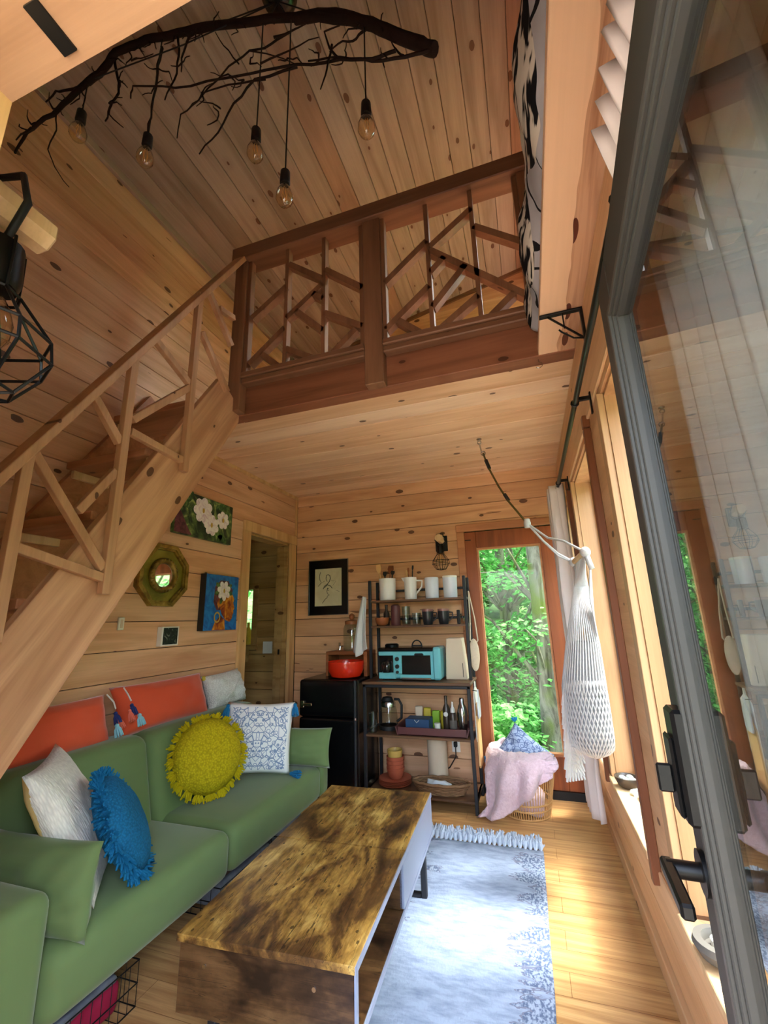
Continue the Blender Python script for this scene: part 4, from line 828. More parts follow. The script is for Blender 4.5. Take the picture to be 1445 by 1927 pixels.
vessel('spice_jar', 'small jar of yellow spice behind the white-lidded tub', 'jar', -.775, 3.84, ZT, [(.03, 0), (.03, .13), (.022, .14), (.001, .145)], 'yellow_pack', 16); vessel('small_tub', 'small white tub at the end of the blue box', 'tub', -.80, 3.68, ZT, [(.024, 0), (.024, .06), (.026, .061), (.026, .075), (.001, .075)], 'label_white', 16)
vessel('dark_bottle', 'tall dark bottle with round white label in the maroon tray', 'bottle', -.735, 3.75, ZT, [(.03, 0), (.031, .004), (.031, .17), (.013, .21), (.013, .27), (.001, .27)], 'bowl_dark', 20, extra=lambda o: B().lathe([(.018, -.0318), (.018, -.0305)], (0, 0, .135), 16, 'y').out('label_disc', 'label_white', o))
vessel('spray_bottle', 'dark bottle with white pump top in the maroon tray', 'bottle', -.675, 3.70, ZT, [(.029, 0), (.03, .004), (.03, .135), (.022, .155), (.001, .156)], 'bowl_dark', 20, extra=lambda o: (B().lathe([(.018, .155), (.018, .18), (.009, .2), (.006, .235), (.001, .236)], (0, 0, 0), 14).out('pump_top', 'label_white', o, smooth=40), B().lathe([(.0306, .04), (.0306, .10)], (0, 0, 0), 20, cap=False).out('paper_label', 'grey_shade', o, smooth=60)))
vessel('cocktail_shaker', 'chrome cocktail shaker at the end of the maroon tray', 'shaker', -.605, 3.74, ZT, [(.03, 0), (.042, .12), (.042, .15), (.03, .20), (.02, .215), (.02, .25), (.014, .26), (.001, .26)], 'steel', 24)
# bottom shelf
for i in range(4): vessel('dinner_plate', ['lowest terracotta plate of the stack, resting on the bottom shelf', 'second terracotta plate up in the stack on the bottom shelf', 'third terracotta plate up in the stack on the bottom shelf', 'topmost terracotta plate of the stack, directly under the bowls'][i], 'plate', -1.20, 3.78, S0+.0005+.0125*i, [(.07, 0), (.13, .012), (.135, .016), (.128, .017), (.07, .006), (.001, .006)], 'terracotta', 32, group='terracotta plates stacked on the bottom shelf')
zb = S0+.0445+.0
for i in range(4): vessel('cereal_bowl', ['lowest terracotta bowl of the nest, resting on the plates', 'second terracotta bowl up in the nest on the plates', 'third terracotta bowl up in the nest on the plates', 'topmost terracotta bowl of the nest, holding the yellow bowl'][i], 'bowl', -1.195, 3.78, zb+.028*i, [(.04, 0), (.06, .02), (.074, .075), (.075, .085), (.07, .085), (.055, .025), (.001, .012)], 'terracotta', 28, group='terracotta bowls nested on the plates')
vessel('yellow_bowl', 'mustard yellow bowl on top of the terracotta bowls', 'bowl', -1.197, 3.779, zb+.126, [(.035, 0), (.055, .015), (.064, .08), (.065, .09), (.06, .09), (.05, .025), (.001, .012)], 'mustard_bowl', 28)
vessel('paper_roll', 'beige paper roll standing at the back of the bottom shelf', 'paper roll', -.86, 3.897, S0, [(.082, 0), (.082, .36), (.03, .36), (.03, .35), (.001, .35)], 'paper', 28)
wb = G('wicker_tray', 'oval brown wicker tray on the bottom rack shelf', 'basket', (-.80, 3.74, S0)); b = B()
for i in range(7):
    z = S0+.0095+.011*i; k = .80+.2*i/6; b.tube([(-.80+.225*k*math.cos(a*PI/16), 3.695+.10*k*math.sin(a*PI/16), z+.003*math.sin(a*4+i*PI)) for a in range(33)], .008 if i < 6 else .012, 6)
part(b, 'woven_wall', 'brown_wicker', wb, smooth=60); bb = part(B().lathe([(.175, S0+.001), (.178, S0+.008)], (0, 0, 0), 32), 'bottom', 'brown_wicker', wb); bb.data.transform(Matrix.Translation((-.80, 3.695, 0)) @ Matrix.Diagonal((1, .45, 1, 1)))
b = velvet_box(-.105, .105, -.045, .045, 0, .07, r=.03); b.v = [(x+.02*nz(x*14, y*14, z*14), y+.02*nz(y*14, z*14, 3), z+.03*nz(x*16, y*16, 6)*(z > .02)) for x, y, z in b.v]; o = weld(b.out('napkin', 'ceramic_blue', smooth=179, label='crumpled pale blue napkin in the wicker tray', cat='napkin')); o.location = (-.815, 3.693, S0+.012)
ou = G('wall_outlet', 'white wall outlet with black plug behind the bottom shelf', 'outlet', (-.665, 4.05, .42)); oc = fy(858, 1402, 4.055); part(B().cbox(oc.x-.035, oc.x+.035, 4.05, 4.06, oc.z-.055, oc.z+.055, .003), 'plate', 'outlet', ou); part(B().cbox(oc.x-.015, oc.x+.015, 4.02, 4.05, oc.z-.01, oc.z+.03, .004), 'plug', 'black_rubber', ou); part(B().tube([(oc.x, 4.025, oc.z), (oc.x, 4.02, oc.z-.08), (oc.x-.06, 4.03, oc.z-.17), (oc.x-.2, 4.04, oc.z-.25), (oc.x-.4, 4.045, oc.z-.28)], .005, 6), 'cable', 'black_rubber', ou, smooth=60)
# hanging at the rack's ends
dt = B(); 
def dtow(u, v): s_ = .015+.075*v**.8; return (-1.425-.035*math.sin(v*2)+(u-.5)*2*s_*.75+.008*math.sin(u*14), 3.70-.03*v+.02*math.sin(u*9+v*2), 1.615-.52*v+(.17*(abs(u-.35)) if v > .6 else 0)*(v-.6)*1.6)
dt.grid(dtow, 18, 24); dt.out('dish_towel', 'towel', thick=.004, smooth=179, label='white fringed dish towel hanging from the rack post', cat='towel')
mb = G('string_bag', 'cream crocheted string bag hanging from the rack end', 'bag', (-.47, 3.8, 1.2)); b = B()
bt = fy(881, 1112, 3.80)
b.tube([bt, fy(893, 1165, 3.80), fy(899, 1205, 3.80), fy(895, 1213, 3.80), fy(885, 1205, 3.80), fy(884, 1160, 3.80), bt], .006, 6); part(b, 'strap', 'macrame', mb, smooth=60)
bo = fy(893, 1232, 3.80); part(B().ell(bo, (.042, .02, .13), 16, 12), 'pouch', 'macrame', mb, smooth=179); part(B().tube([(-.505, 3.80, bt.z+.02), (-.49, 3.80, bt.z+.02), bt+Vector((.008, 0, -.008)), bt+Vector((.014, 0, .01))], .003, 6), 'hook', 'black_metal', mb)
for n_, lab, pts, mat_ in (('white_board', 'thin white cutting mat hanging on the rack end', ((890, 1290), (895, 1390)), 'outlet'), ('blue_mitt', 'pale blue pot holder hanging on the rack end', ((898, 1305), (900, 1350)), 'ceramic_blue'), ('cutting_board', 'long wooden cutting board hanging on the rack end', ((899, 1330), (907, 1440)), 'cutting_board')):
    yy = {'white_board': 3.78, 'blue_mitt': 3.70, 'cutting_board': 3.72}[n_]; p, q = fy(*pts[0], yy), fy(*pts[1], yy); x = {'white_board': -.4925, 'blue_mitt': -.462, 'cutting_board': -.480}[n_]; w_ = {'white_board': .11, 'blue_mitt': .07, 'cutting_board': .09}[n_]
    z1, z0 = p.z, q.z; b = B().prism([(yy-w_, z0+.02), (yy-w_+.02, z0), (yy+w_-.02, z0), (yy+w_, z0+.02), (yy+w_, z1-.05), (yy+.02, z1-.01), (yy+.012, z1+.03), (yy-.012, z1+.03), (yy-.02, z1-.01), (yy-w_, z1-.05)], 'x', x-.004, x+.004 if n_ != 'cutting_board' else x+.008)
    o = b.out(n_, mat_, label=lab, cat='board' if n_ != 'blue_mitt' else 'pot holder'); B().tube([(-.505, yy, z1+.022), (x+.002, yy, z1+.018)], .003, 6).out('peg', 'black_metal', o)
# ================================================================ wall art
def poly3(pts, M, h=.0015, z=0):
    b = B(); n = len(pts); b.add([M @ Vector((x, y, z)) for x, y in pts]+[M @ Vector((x, y, z+h)) for x, y in pts], [tuple(range(n))[::-1], tuple(range(n, 2*n))]+[(i, (i+1) % n, n+(i+1) % n, n+i) for i in range(n)]); return b
def petal(cx, cy, a, l, w): 
    o = []
    for k in range(14):
        t_ = 2*PI*k/14; u = (1-math.cos(t_))/2*l; v = math.sin(t_)*w*(.6+.4*(u/l)); o.append((cx+u*math.cos(a)-v*math.sin(a), cy+u*math.sin(a)+v*math.cos(a)))
    return o
def join(b, c): n = len(b.v); b.v += c.v; b.f += [tuple(i+n for i in f) for f in c.f]; return b
LM = frame((XL, 0, 0), (1, 0, 0))                          # local x = +y world, y = up
# magnolia canvas
mg = G('magnolia_canvas', 'canvas painting of white magnolia flowers behind the stair stringer', 'painting', (XL, 2.63, 2.2)); M0 = Matrix.Translation((0, 2.635, 2.21)) @ frame((XL+.035, 0, 0), (1, 0, 0)) @ Matrix.Rotation(-.0, 4, 'Z')
part(B().cbox(XL, XL+.034, 2.325, 2.945, 2.045, 2.37, .003), 'canvas', 'magnolia_ground', mg)
mcol = B(); lcol = B(); hcol = B()
for a, x, y, l in ((2.4, -.16, .02, .16), (.4, .1, .1, .12), (1.2, -.2, .08, .1), (-.4, .12, -.1, .14), (2.0, .26, .06, .1), (-1.0, .05, -.06, .09), (-2.2, .2, -.08, .1)): join(lcol, poly3(petal(x, y, a, l, .03), M0, .001))
for cx, cy, R_ in ((-.04, .05, .105), (.06, -.045, .085), (.19, .02, .075)):
    for k in range(7): join(mcol, poly3(petal(cx, cy, k*2*PI/7+cx*9, R_, R_*.42), M0, .001, .001+.0003*k))
    join(hcol, poly3([(cx+.012*math.cos(q), cy+.02*math.sin(q)) for q in [k*PI/5 for k in range(10)]], M0, .001, .0045))
part(lcol, 'painted_leaves', 'leaf_paint', mg); part(mcol, 'painted_petals', 'petal', mg); part(hcol, 'painted_hearts', 'gold_paint', mg)
part(poly3([(-.31, -.16), (-.14, -.16), (-.2, -.09), (-.26, .0), (-.31, .03)], M0, .001), 'painted_shoulder', 'wine_paint', mg)
# portrait canvas
pw = G('portrait_canvas', 'deep blue canvas of a woman in profile with flower and hoop earring', 'painting', (XL, 2.86, 1.57)); part(B().cbox(XL, XL+.05, 2.668, 3.055, 1.362, 1.785, .003), 'canvas', 'portrait_ground', pw)
part(B().box(XL, XL+.051, 2.664, 2.669, 1.362, 1.785), 'canvas_edge', 'black_rubber', pw)
M0 = Matrix.Translation((0, 2.862, 1.574)) @ frame((XL+.0505, 0, 0), (1, 0, 0))
part(poly3([(-.09, .12), (-.03, .17), (.06, .17), (.12, .1), (.10, .0), (-.0, -.06), (-.06, -.06), (-.10, .0)], M0, .001), 'painted_hair', 'wine_paint', pw)
part(poly3([(.06, .06), (.12, .065), (.145, .03), (.135, .0), (.155, -.045), (.14, -.06), (.145, -.08), (.135, -.095), (.13, -.12), (.10, -.15), (.05, -.135), (-.0, -.09), (-.03, -.02), (.0, .03)], M0, .001, .0005), 'painted_face', 'skin_paint', pw)
part(join(poly3([(-.01, -.10), (.04, -.135), (.05, -.21), (-.04, -.21), (-.10, -.21), (-.07, -.15)], M0, .001, .0003), poly3([(-.055, .02), (-.03, .03), (-.02, -.01), (-.035, -.05), (-.055, -.02)], M0, .001, .001)), 'painted_neck', 'skin_paint', pw)
b = B()
for k in range(20): a, c = k*PI/10, (k+1)*PI/10; join(b, poly3([(-.05+r_*math.cos(q)*.85, -.115+r_*math.sin(q)) for q, r_ in ((a, .030), (c, .030), (c, .042), (a, .042))], M0, .001, .0018))
part(b, 'painted_earring', 'gold_paint', pw); b = B(); lv = B()
for k in range(7): join(b, poly3(petal(.01, .09, k*2*PI/7+.3, .08, .028), M0, .001, .0025+.0003*k))
for a in (2.6, 3.4, -.2, .5, 4.4): join(lv, poly3(petal(.01, .09, a, .11, .022), M0, .001, .0012))
part(lv, 'painted_leaves', 'leaf_paint', pw); part(b, 'painted_petals', 'petal', pw); part(poly3([(.01+.01*math.cos(k*PI/5), .09+.018*math.sin(k*PI/5)) for k in range(10)], M0, .001, .0055), 'painted_heart', 'gold_paint', pw)
# octagonal mirror
om = G('octagon_mirror', 'octagonal antique gold framed mirror with round glass on left wall', 'mirror', (XL, 2.283, 1.737)); oc8 = lambda r, ry=None: [(2.283+r*math.cos(PI/8+k*PI/4), 1.737+(ry or r)*math.sin(PI/8+k*PI/4)) for k in range(8)]
def octring(r0_, r1_, x0, x1):
    b = B(); A, C_ = oc8(r0_), oc8(r1_)
    for k in range(8): j = (k+1) % 8; b.add([(x, *p) for x in (x0, x1) for p in (A[k], A[j], C_[j], C_[k])], [(3, 2, 1, 0), (4, 5, 6, 7), (0, 1, 5, 4), (2, 3, 7, 6)])
    return b
part(B().prism(oc8(.215), 'x', XL, XL+.018), 'backboard', 'olive_gold', om); part(octring(.195, .222, XL, XL+.045), 'outer_moulding', 'antique_gold', om); part(octring(.182, .195, XL, XL+.034), 'inner_moulding', 'antique_gold', om)
part(B().tube([(XL+.026, 2.283+.098*math.cos(a*PI/20), 1.737+.098*math.sin(a*PI/20)) for a in range(41)], .02, 8), 'round_frame', 'antique_gold', om, smooth=60); b = B()
for k in range(26): a = 2*PI*k/26; b.ell((XL+.036, 2.283+.104*math.cos(a), 1.737+.104*math.sin(a)), (.014, .012, .012), 7, 5)
part(b, 'beading', 'antique_gold', om, smooth=179); part(B().lathe([(.088, .018), (.088, .024)], (XL, 2.283, 1.737), 36, 'x').xf(Matrix.Translation((XL+.021, 2.283, 1.737)) @ Matrix.Rotation(-.03, 4, 'Z') @ Matrix.Translation((-XL-.021, -2.283, -1.737))), 'glass', 'mirror', om)
# little framed picture and thermostat
fp = G('small_framed_picture', 'small box-framed dark picture below the octagonal mirror', 'picture', (XL, 2.376, 1.335)); part(B().cbox(XL, XL+.04, 2.302, 2.451, 1.275, 1.40, .002), 'box_frame', 'white_plate', fp); part(B().box(XL+.040, XL+.0415, 2.315, 2.438, 1.285, 1.392), 'print', 'photo_dark', fp)
ws = G('wall_control', 'narrow ivory wall control plate left of the small picture', 'switch', (XL, 2.017, 1.425)); part(B().cbox(XL, XL+.014, 1.997, 2.036, 1.387, 1.462, .003), 'plate', 'white_plate', ws); part(B().box(XL+.014, XL+.0155, 2.008, 2.025, 1.40, 1.45), 'face', 'paper', ws)
sw = G('light_switch', 'white double light switch on the side room wall', 'switch', (-2.648, D, 1.16)); part(B().cbox(-2.705, -2.592, D-.008, D, 1.10, 1.22, .003), 'plate', 'outlet', sw)
for x in (-2.672, -2.625): part(B().cbox(x-.016, x+.016, D-.012, D-.008, 1.125, 1.195, .002), 'rocker', 'outlet', sw)
# framed ink drawing
fd = G('framed_drawing', 'ink drawing in a wide black mat and thin silver frame', 'picture', (-1.947, D, 1.75)); x0, x1, z0, z1 = -2.165, -1.728, 1.475, 2.025
part(B().box(x0, x1, D-.012, D, z0, z1), 'mat_board', 'black_gloss', fd); part(B().box(x0-.006, x0, D-.02, D, z0-.006, z1+.006).box(x1, x1+.006, D-.02, D, z0-.006, z1+.006).box(x0, x1, D-.02, D, z0-.006, z0).box(x0, x1, D-.02, D, z1, z1+.006), 'frame', 'steel', fd)
part(B().box(x0+.066, x1-.07, D-.014, D-.012, z0+.085, z1-.085), 'paper_sheet', 'drawing_ground', fd); b = B(); q = lambda a, c: (x0+(a-190)/1060*(x1-x0), D-.0145, z1-(c-215)/1470*(z1-z0))
for pts, r_ in ((((500, 530), (475, 640), (490, 760), (530, 820), (440, 920)), .0028), (((660, 700), (670, 630), (715, 610), (765, 640), (780, 720), (750, 800), (690, 880), (620, 920), (580, 1000)), .004), (((690, 800), (660, 740), (655, 690)), .003), (((620, 960), (700, 890), (780, 920), (830, 990)), .0035), (((705, 990), (680, 1060), (700, 1130), (750, 1170), (700, 1190), (690, 1240), (640, 1270), (560, 1380)), .003), (((700, 1040), (740, 1050)), .002), (((800, 780), (930, 800), (850, 910)), .0015), (((920, 1040), (1030, 1090)), .0015), (((540, 830), (620, 780)), .0015)): b.tube([q(*p) for p in pts], r_, 5)
b.ell(q(708, 990), (.007, .002, .009), 8, 6); part(b, 'ink_lines', 'ink', fd)
# ================================================================ sconces and chandelier
def cage(b, c, s=1.0, n=8):
    c = Vector(c); P = [(.034, 0), (.036, -.05), (.083, -.115), (.088, -.15), (.05, -.205), (.02, -.212)]; pt_ = lambda i, k: c+Vector((P[i][0]*math.cos(2*PI*k/n), P[i][0]*math.sin(2*PI*k/n), P[i][1]))*s
    for k in range(n):
        b.tube([pt_(i, k) for i in range(1, 6)], .0024*s, 5)
        for i in (1, 2, 3, 4, 5): b.tube([pt_(i, k), pt_(i, k+1)], .0024*s, 5)
    for k in range(4): b.tube([pt_(1, 2*k), pt_(1, 2*k)+Vector((0, 0, .045))*s, c+Vector((P[0][0]*math.cos(PI*k/2), P[0][0]*math.sin(PI*k/2), .04))*s*1.0], .0024*s, 5)
def bulb(par, c, s=1.0, name='bulb'):
    c = Vector(c); o = part(B().lathe([(.013*s, 0), (.014*s, -.012*s), (.026*s, -.035*s), (.033*s, -.06*s), (.031*s, -.082*s), (.018*s, -.10*s), (.003*s, -.105*s)], c, 20, cap=False), name, 'bulb_glass', par, smooth=179)
    f_ = B()
    for k in range(4): a = k*PI/2; f_.tube([c+Vector((.004*math.cos(a), .004*math.sin(a), -.02))*s, c+Vector((.011*math.cos(a), .011*math.sin(a), -.05))*s, c+Vector((.006*math.cos(a+1), .006*math.sin(a+1), -.085))*s], .0011*s, 4)
    fo = f_.out('filament', 'filament', o); fo.matrix_parent_inverse = Matrix.Translation(-par.location) if False else Matrix.Identity(4); return o
def sconce(label, base, d, plate, L=.15, s=1.0):
    base = Vector(base); d = Vector(d); t_ = G('wall_sconce', label, 'lamp', tuple(base))
    M = frame(base, d); W_, H_ = plate
    part(B().cbox(-W_, W_, -H_, H_, 0, .014, .004).xf(M), 'back_plate', 'black_metal', t_)
    part(B().lathe([(.038, .014), (.038, L-.004), (.034, L)], (0, 0, 0), 8).xf(M @ Matrix.Translation((0, H_*.45, 0)) @ Matrix.Rotation(PI/8, 4, 'Z')), 'wooden_peg', 'pale_wood', t_)
    e = M @ Vector((0, H_*.45, L*.62)); cc = e-Vector((0, 0, .042*s+.03)); b = B()
    b.tube([M @ Vector((.01, -H_*.3, .014)), M @ Vector((.05*s, 0, L*.35)), M @ Vector((.03*s, H_*.45+.055*s, L*.5)), M @ Vector((-.03*s, H_*.45+.05*s, L*.58)), M @ Vector((-.05*s, H_*.45-.01, L*.6)), M @ Vector((-.02, H_*.45-.05*s, L*.62)), cc], .0055*s, 8)
    part(b, 'cord', 'black_rubber', t_, smooth=60)
    part(B().lathe([(.012*s, .012*s), (.03*s, .0), (.034*s, -.06*s), (.030*s, -.075*s)], cc, 18), 'socket', 'black_metal', t_, smooth=45)
    b = B(); cage(b, cc-Vector((0, 0, .035*s)), s); part(b, 'wire_cage', 'black_metal', t_, smooth=60); bulb(t_, cc-Vector((0, 0, .07*s)), s*1.05); return t_
sconce('black cage wall lamp on a plate above the kitchen rack', (-.746, D, 2.105), (0, -1, 0), (.058, .075), .155, .92)
sconce('black cage wall lamp on a wooden peg beside the entrance', (-.882, FR, 2.16), (0, 1, 0), (.058, .075), .185, 1.24)
ch = G('branch_chandelier', 'dark bare branch chandelier with five hanging amber bulbs under the roof', 'chandelier', (-.96, 1.33, 4.5))
def by(px): return 1.0+.32*(px-30)/495 if px < 525 else 1.32+.04*(px-525)/290
def bp(px, py, off=0): return fy(px, py, by(px)+off)
def limb(pts, r0_, r1_, off=0, name='twig', n=7):
    P = [bp(*p, off) for p in pts]; Q = []                 # subdivide with a little wobble
    for i in range(len(P)-1):
        for k in range(3):
            q_ = P[i].lerp(P[i+1], k/3); w_ = .012 if k else .004; q_ = Vector((max(q_.x, XL+.05), q_.y, q_.z)); q_.z = min(q_.z, roofz(q_.x)-.05); Q.append(q_+Vector((nz(q_.x*15, i), nz(q_.z*15, i+7), nz(q_.x*12, q_.z*9, i)))*w_)
    e_ = P[-1]; e_ = Vector((max(e_.x, XL+.05), e_.y, e_.z)); e_.z = min(e_.z, roofz(e_.x)-.05); Q.append(e_); m_ = len(Q); part(B().tube(Q, [r0_+(r1_-r0_)*i/(m_-1) for i in range(m_)], n), name, 'bark_dark', ch, smooth=60)
limb(((818, 93), (795, 84), (745, 66), (700, 46), (650, 30), (600, 28), (555, 36)), .029, .024, 0, 'branch', 10)
limb(((690, 46), (600, 32), (530, 34), (460, 43), (390, 50), (335, 62), (305, 70), (262, 82), (218, 98), (196, 128), (165, 155)), .020, .017, 0, 'branch', 10)
limb(((168, 152), (140, 178), (110, 205), (70, 232), (45, 260), (28, 288)), .016, .005, 0, 'branch')
for pts, r_ in ((((165, 160), (128, 170), (105, 172), (86, 192)), .008), (((110, 205), (80, 228), (52, 246), (25, 240)), .006), (((60, 240), (30, 264)), .006), (((105, 215), (106, 245), (90, 280), (102, 315), (130, 352)), .004), (((215, 110), (222, 150), (223, 175), (205, 205), (198, 228)), .008), (((222, 150), (240, 165)), .005), (((212, 190), (205, 215), (232, 240)), .005),
                 (((305, 75), (300, 110), (295, 150), (285, 200), (278, 255)), .009), (((335, 65), (337, 105), (328, 150), (310, 188)), .007), (((370, 55), (352, 80), (342, 110), (341, 135)), .007), (((370, 58), (366, 78)), .005), (((262, 85), (255, 65), (275, 45), (297, 46)), .005), (((262, 82), (268, 100), (275, 112)), .004), (((400, 48), (380, 20), (360, 2)), .004),
                 (((745, 95), (700, 112), (640, 112), (560, 122), (500, 132), (420, 148), (330, 165), (250, 162), (246, 185)), .008), (((815, 92), (762, 108), (700, 116), (640, 108), (580, 115)), .009), (((545, 60), (510, 82), (470, 95), (430, 125), (372, 190), (340, 215), (333, 260)), .006), (((560, 125), (480, 150), (440, 195), (410, 250), (375, 290)), .007), (((500, 150), (430, 160), (380, 175), (355, 205)), .005),
                 (((450, 120), (420, 85), (405, 60)), .004), (((640, 112), (620, 90), (610, 60), (640, 48)), .007), (((625, 85), (615, 130), (603, 168)), .006), (((690, 55), (670, 72), (645, 78), (620, 98)), .007), (((690, 50), (655, 55), (645, 72)), .005), (((760, 105), (745, 92), (735, 75)), .006), (((730, 112), (718, 100), (716, 90)), .004), (((720, 112), (724, 127)), .004), (((490, 120), (545, 95), (600, 70)), .005), (((515, 70), (545, 60), (575, 45)), .007), (((470, 95), (520, 105), (560, 122)), .004), (((415, 205), (400, 195), (375, 190)), .004), (((600, 28), (578, 20)), .004), (((650, 30), (650, 20)), .004), (((440, 46), (448, 60), (435, 66)), .004)):
    limb(pts, r_, r_*.45, random.uniform(-.06, .06), n=5)
tw = random.Random(5)
for px_, py_ in ((60, 235), (100, 205), (125, 188), (150, 170), (180, 140), (205, 112), (240, 92), (280, 78), (330, 62), (360, 57), (400, 50), (450, 45), (520, 36), (590, 30), (640, 32), (670, 40), (720, 58), (340, 120), (300, 130), (222, 165), (430, 140), (470, 120), (540, 110), (600, 100), (650, 108), (460, 150), (410, 210), (380, 175), (290, 165), (205, 195)):
    for _ in range(2): a = tw.uniform(0, 2*PI); l_ = tw.uniform(14, 34); limb(((px_, py_), (px_+l_*.5*math.cos(a)+3, py_+l_*.5*math.sin(a)), (px_+l_*math.cos(a+.4), py_+l_*math.sin(a+.4))), .0045, .002, tw.uniform(-.03, .03), n=4)
cn = fz(524, -14, roofz(-.99)); cn = Vector((cn.x, cn.y, roofz(cn.x)+.01))
part(B().lathe([(.10, .0), (.10, -.03), (.085, -.075), (.05, -.10), (.012, -.11)], cn, 28), 'canopy', 'black_gloss', ch, smooth=45)
for (ax_, ay_), (bx_, by_) in (((165, 158), (150, 222)), ((305, 75), (273, 268)), ((495, 45), (466, 262)), ((548, 34), (525, 340)), ((685, 46), (680, 210))):
    a = bp(ax_, ay_); z_ = fy(bx_, by_, a.y).z; e = Vector((a.x, a.y, z_)); sg = cn-Vector((0, 0, .09))
    part(B().tube([sg, sg.lerp(a, .5)-Vector((0, 0, .02)), a+Vector((0, 0, .025))], .0035, 6), 'cord', 'black_rubber', ch, smooth=60)
    part(B().tube([a, a.lerp(e, .5), e+Vector((0, 0, .03))], .0035, 6), 'cord', 'black_rubber', ch, smooth=60)
    so_ = part(B().lathe([(.008, .05), (.022, .035), (.024, -.03), (.020, -.035)], e, 16), 'socket', 'black_rubber', ch, smooth=45); bulb(ch, e-Vector((0, 0, .03)), 1.22)
# ================================================================ rod, curtains, bracket, hooks
rd = G('curtain_rod', 'long black metal curtain rod above the tall windows', 'curtain rod', (.30, 2.0, 2.365)); part(B().tube([(.30, .36, 2.365), (.30, 2.2, 2.365), (.30, 3.50, 2.365)], .0125, 12), 'rod', 'rod_metal', rd, smooth=60)
for y in (2.02, .95, 3.325): part(B().tube([(.30+.016*math.cos(a*PI/6), y, 2.365+.016*math.sin(a*PI/6)) for a in range(13)], .004, 6).cbox(.312, .370, y-.008, y+.008, 2.372, 2.392, .003).cbox(.364, .3715, y-.01, y+.01, 2.30, 2.41, .002), 'rod_bracket', 'black_metal', rd)
def curtain(label, y0, y1, xc, amp, folds, z1, z0, lean=0, ph=0, head=0):
    b = B(); b.grid(lambda u, v: (xc-head*max(0, 1-v*7)+(amp+head*max(0, 1-v*7))*(1-.25*v)*math.sin(2*PI*folds*u+ph+.6*math.sin(3*v+u*5))+.01*nz(u*4, v*5), y0+(y1-y0)*u*(1+lean*v)+.02*nz(u*5, v*3, 4), z1+(z0-z1)*v+.004*math.sin(u*40)*(v < .02)), folds*10, 40)
    t_ = G('curtain', label, 'curtain', (xc, (y0+y1)/2, z0)); part(b, 'drape', 'curtain', t_, thick=.003, smooth=179)
    b = B(); b.grid(lambda u, v: (.30+.019*math.cos(2*PI*v), y0+(y1-y0)*u, 2.365+.019*math.sin(2*PI*v)), 12, 12, cv=True); part(b, 'rod_pocket', 'curtain', t_, smooth=179); return t_
curtain('white curtain gathered at the far end of rod beside the back door', 3.40, 3.72, .285, .055, 4, 2.385, .10, .25)
curtain('white curtain bunched behind the grey glazed door', .52, .86, .335, .032, 6, 2.47, .12, head=.03)
br_ = G('shelf_bracket', 'black triangular shelf bracket with hook under the ledge', 'bracket', (.38, 1.865, 2.7)); part(B().cbox(.2, .384, 1.853, 1.878, ZC-.012, ZC-.002, .002).cbox(.372, .384, 1.853, 1.878, 2.56, ZC-.002, .002).bar((.235, 1.865, ZC-.012), (.374, 1.865, 2.60), .006, .008).bar((.30, 1.865, ZC-.01), (.30, 1.865, 2.668), .006, .006).tube([(.374, 1.865, 2.60), (.33, 1.85, 2.60), (.28, 1.83, 2.63), (.272, 1.83, 2.642)], .004, 6), 'bracket_frame', 'black_metal', br_)
br_.location.x -= .0185
sh_ = B().tube([fz(1013, 677, ZC-.006)+Vector(p) for p in ((0, 0, .012), (0, 0, -.012), (.014, 0, -.022), (.016, 0, -.04), (0, 0, -.052), (-.016, 0, -.042))], .0022, 6).out('screw_hook', 'steel', smooth=60, label='small metal screw hook under the loft beam', cat='hook')
# ================================================================ hanging chair
hc = G('hammock_chair', 'white cotton net hammock chair hanging from the loft ceiling', 'hammock chair', (-.24, 3.186, ZC)); H0 = Vector((-.241, 3.186, ZC))
part(B().lathe([(.02, 0), (.02, -.006), (.008, -.008), (.008, -.02)], H0, 14).tube([H0+Vector((.014*math.cos(a), 0, -.03+.014*math.sin(a))) for a in [k*PI/6 for k in range(13)]], .004, 6).tube([H0+Vector((0, 0, -.04)), H0+Vector((.012, 0, -.12))], .006, 6), 'ceiling_eye', 'steel', hc, smooth=60)
def hp(px, py, y): return fy(px, py, y)
c0 = hp(909, 853, 3.15); part(B().tube([c0+Vector((.016*math.cos(a), 0, .016*math.sin(a))) for a in [k*PI/6 for k in range(13)]], .004, 6), 'ring', 'steel', hc, smooth=60)
j = hp(992, 985, 3.02); pA = [c0, hp(918, 878, 3.13), hp(938, 915, 3.1), hp(958, 945, 3.06), j]
part(B().tube(pA, .007, 7), 'brown_rope', 'brown_rope', hc, smooth=60); part(B().tube([hp(914, 866, 3.14), hp(921, 882, 3.13)], .014, 8).tube([hp(949, 930, 3.08), hp(957, 942, 3.07)], .013, 8), 'rope_sleeve', 'black_rubber', hc, smooth=60)
A_, B_ = hp(1080, 1058, 2.98), hp(1101, 1039, 2.72); A_.z -= .0
part(B().tube([A_+(A_-B_)*.06, B_+(B_-A_)*.06], .019, 14), 'spreader_bar', 'pale_wood', hc, smooth=50)
for e_, m1, m2 in ((A_, hp(1022, 1018, 3.0), hp(1050, 1042, 2.99)), (B_, hp(1030, 1012, 2.95), hp(1060, 1018, 2.84)), (A_, hp(1024, 1020, 3.0), hp(1052, 1047, 2.99))): part(B().tube([j, m1, m2, e_], .0075, 7), 'suspension_cord', 'rope', hc, smooth=60)
part(B().lathe([(.02, -.03), (.024, 0), (.018, .03)], j, 10), 'knot', 'rope', hc, smooth=60)
for e_ in (A_, B_): b = B().ell(e_, (.03, .03, .032), 12, 8); b.tube([e_, e_+Vector((.012, -.01, -.06)), e_+Vector((.02, -.02, -.1))], .016, 8); part(b, 'knot', 'rope', hc, smooth=179)
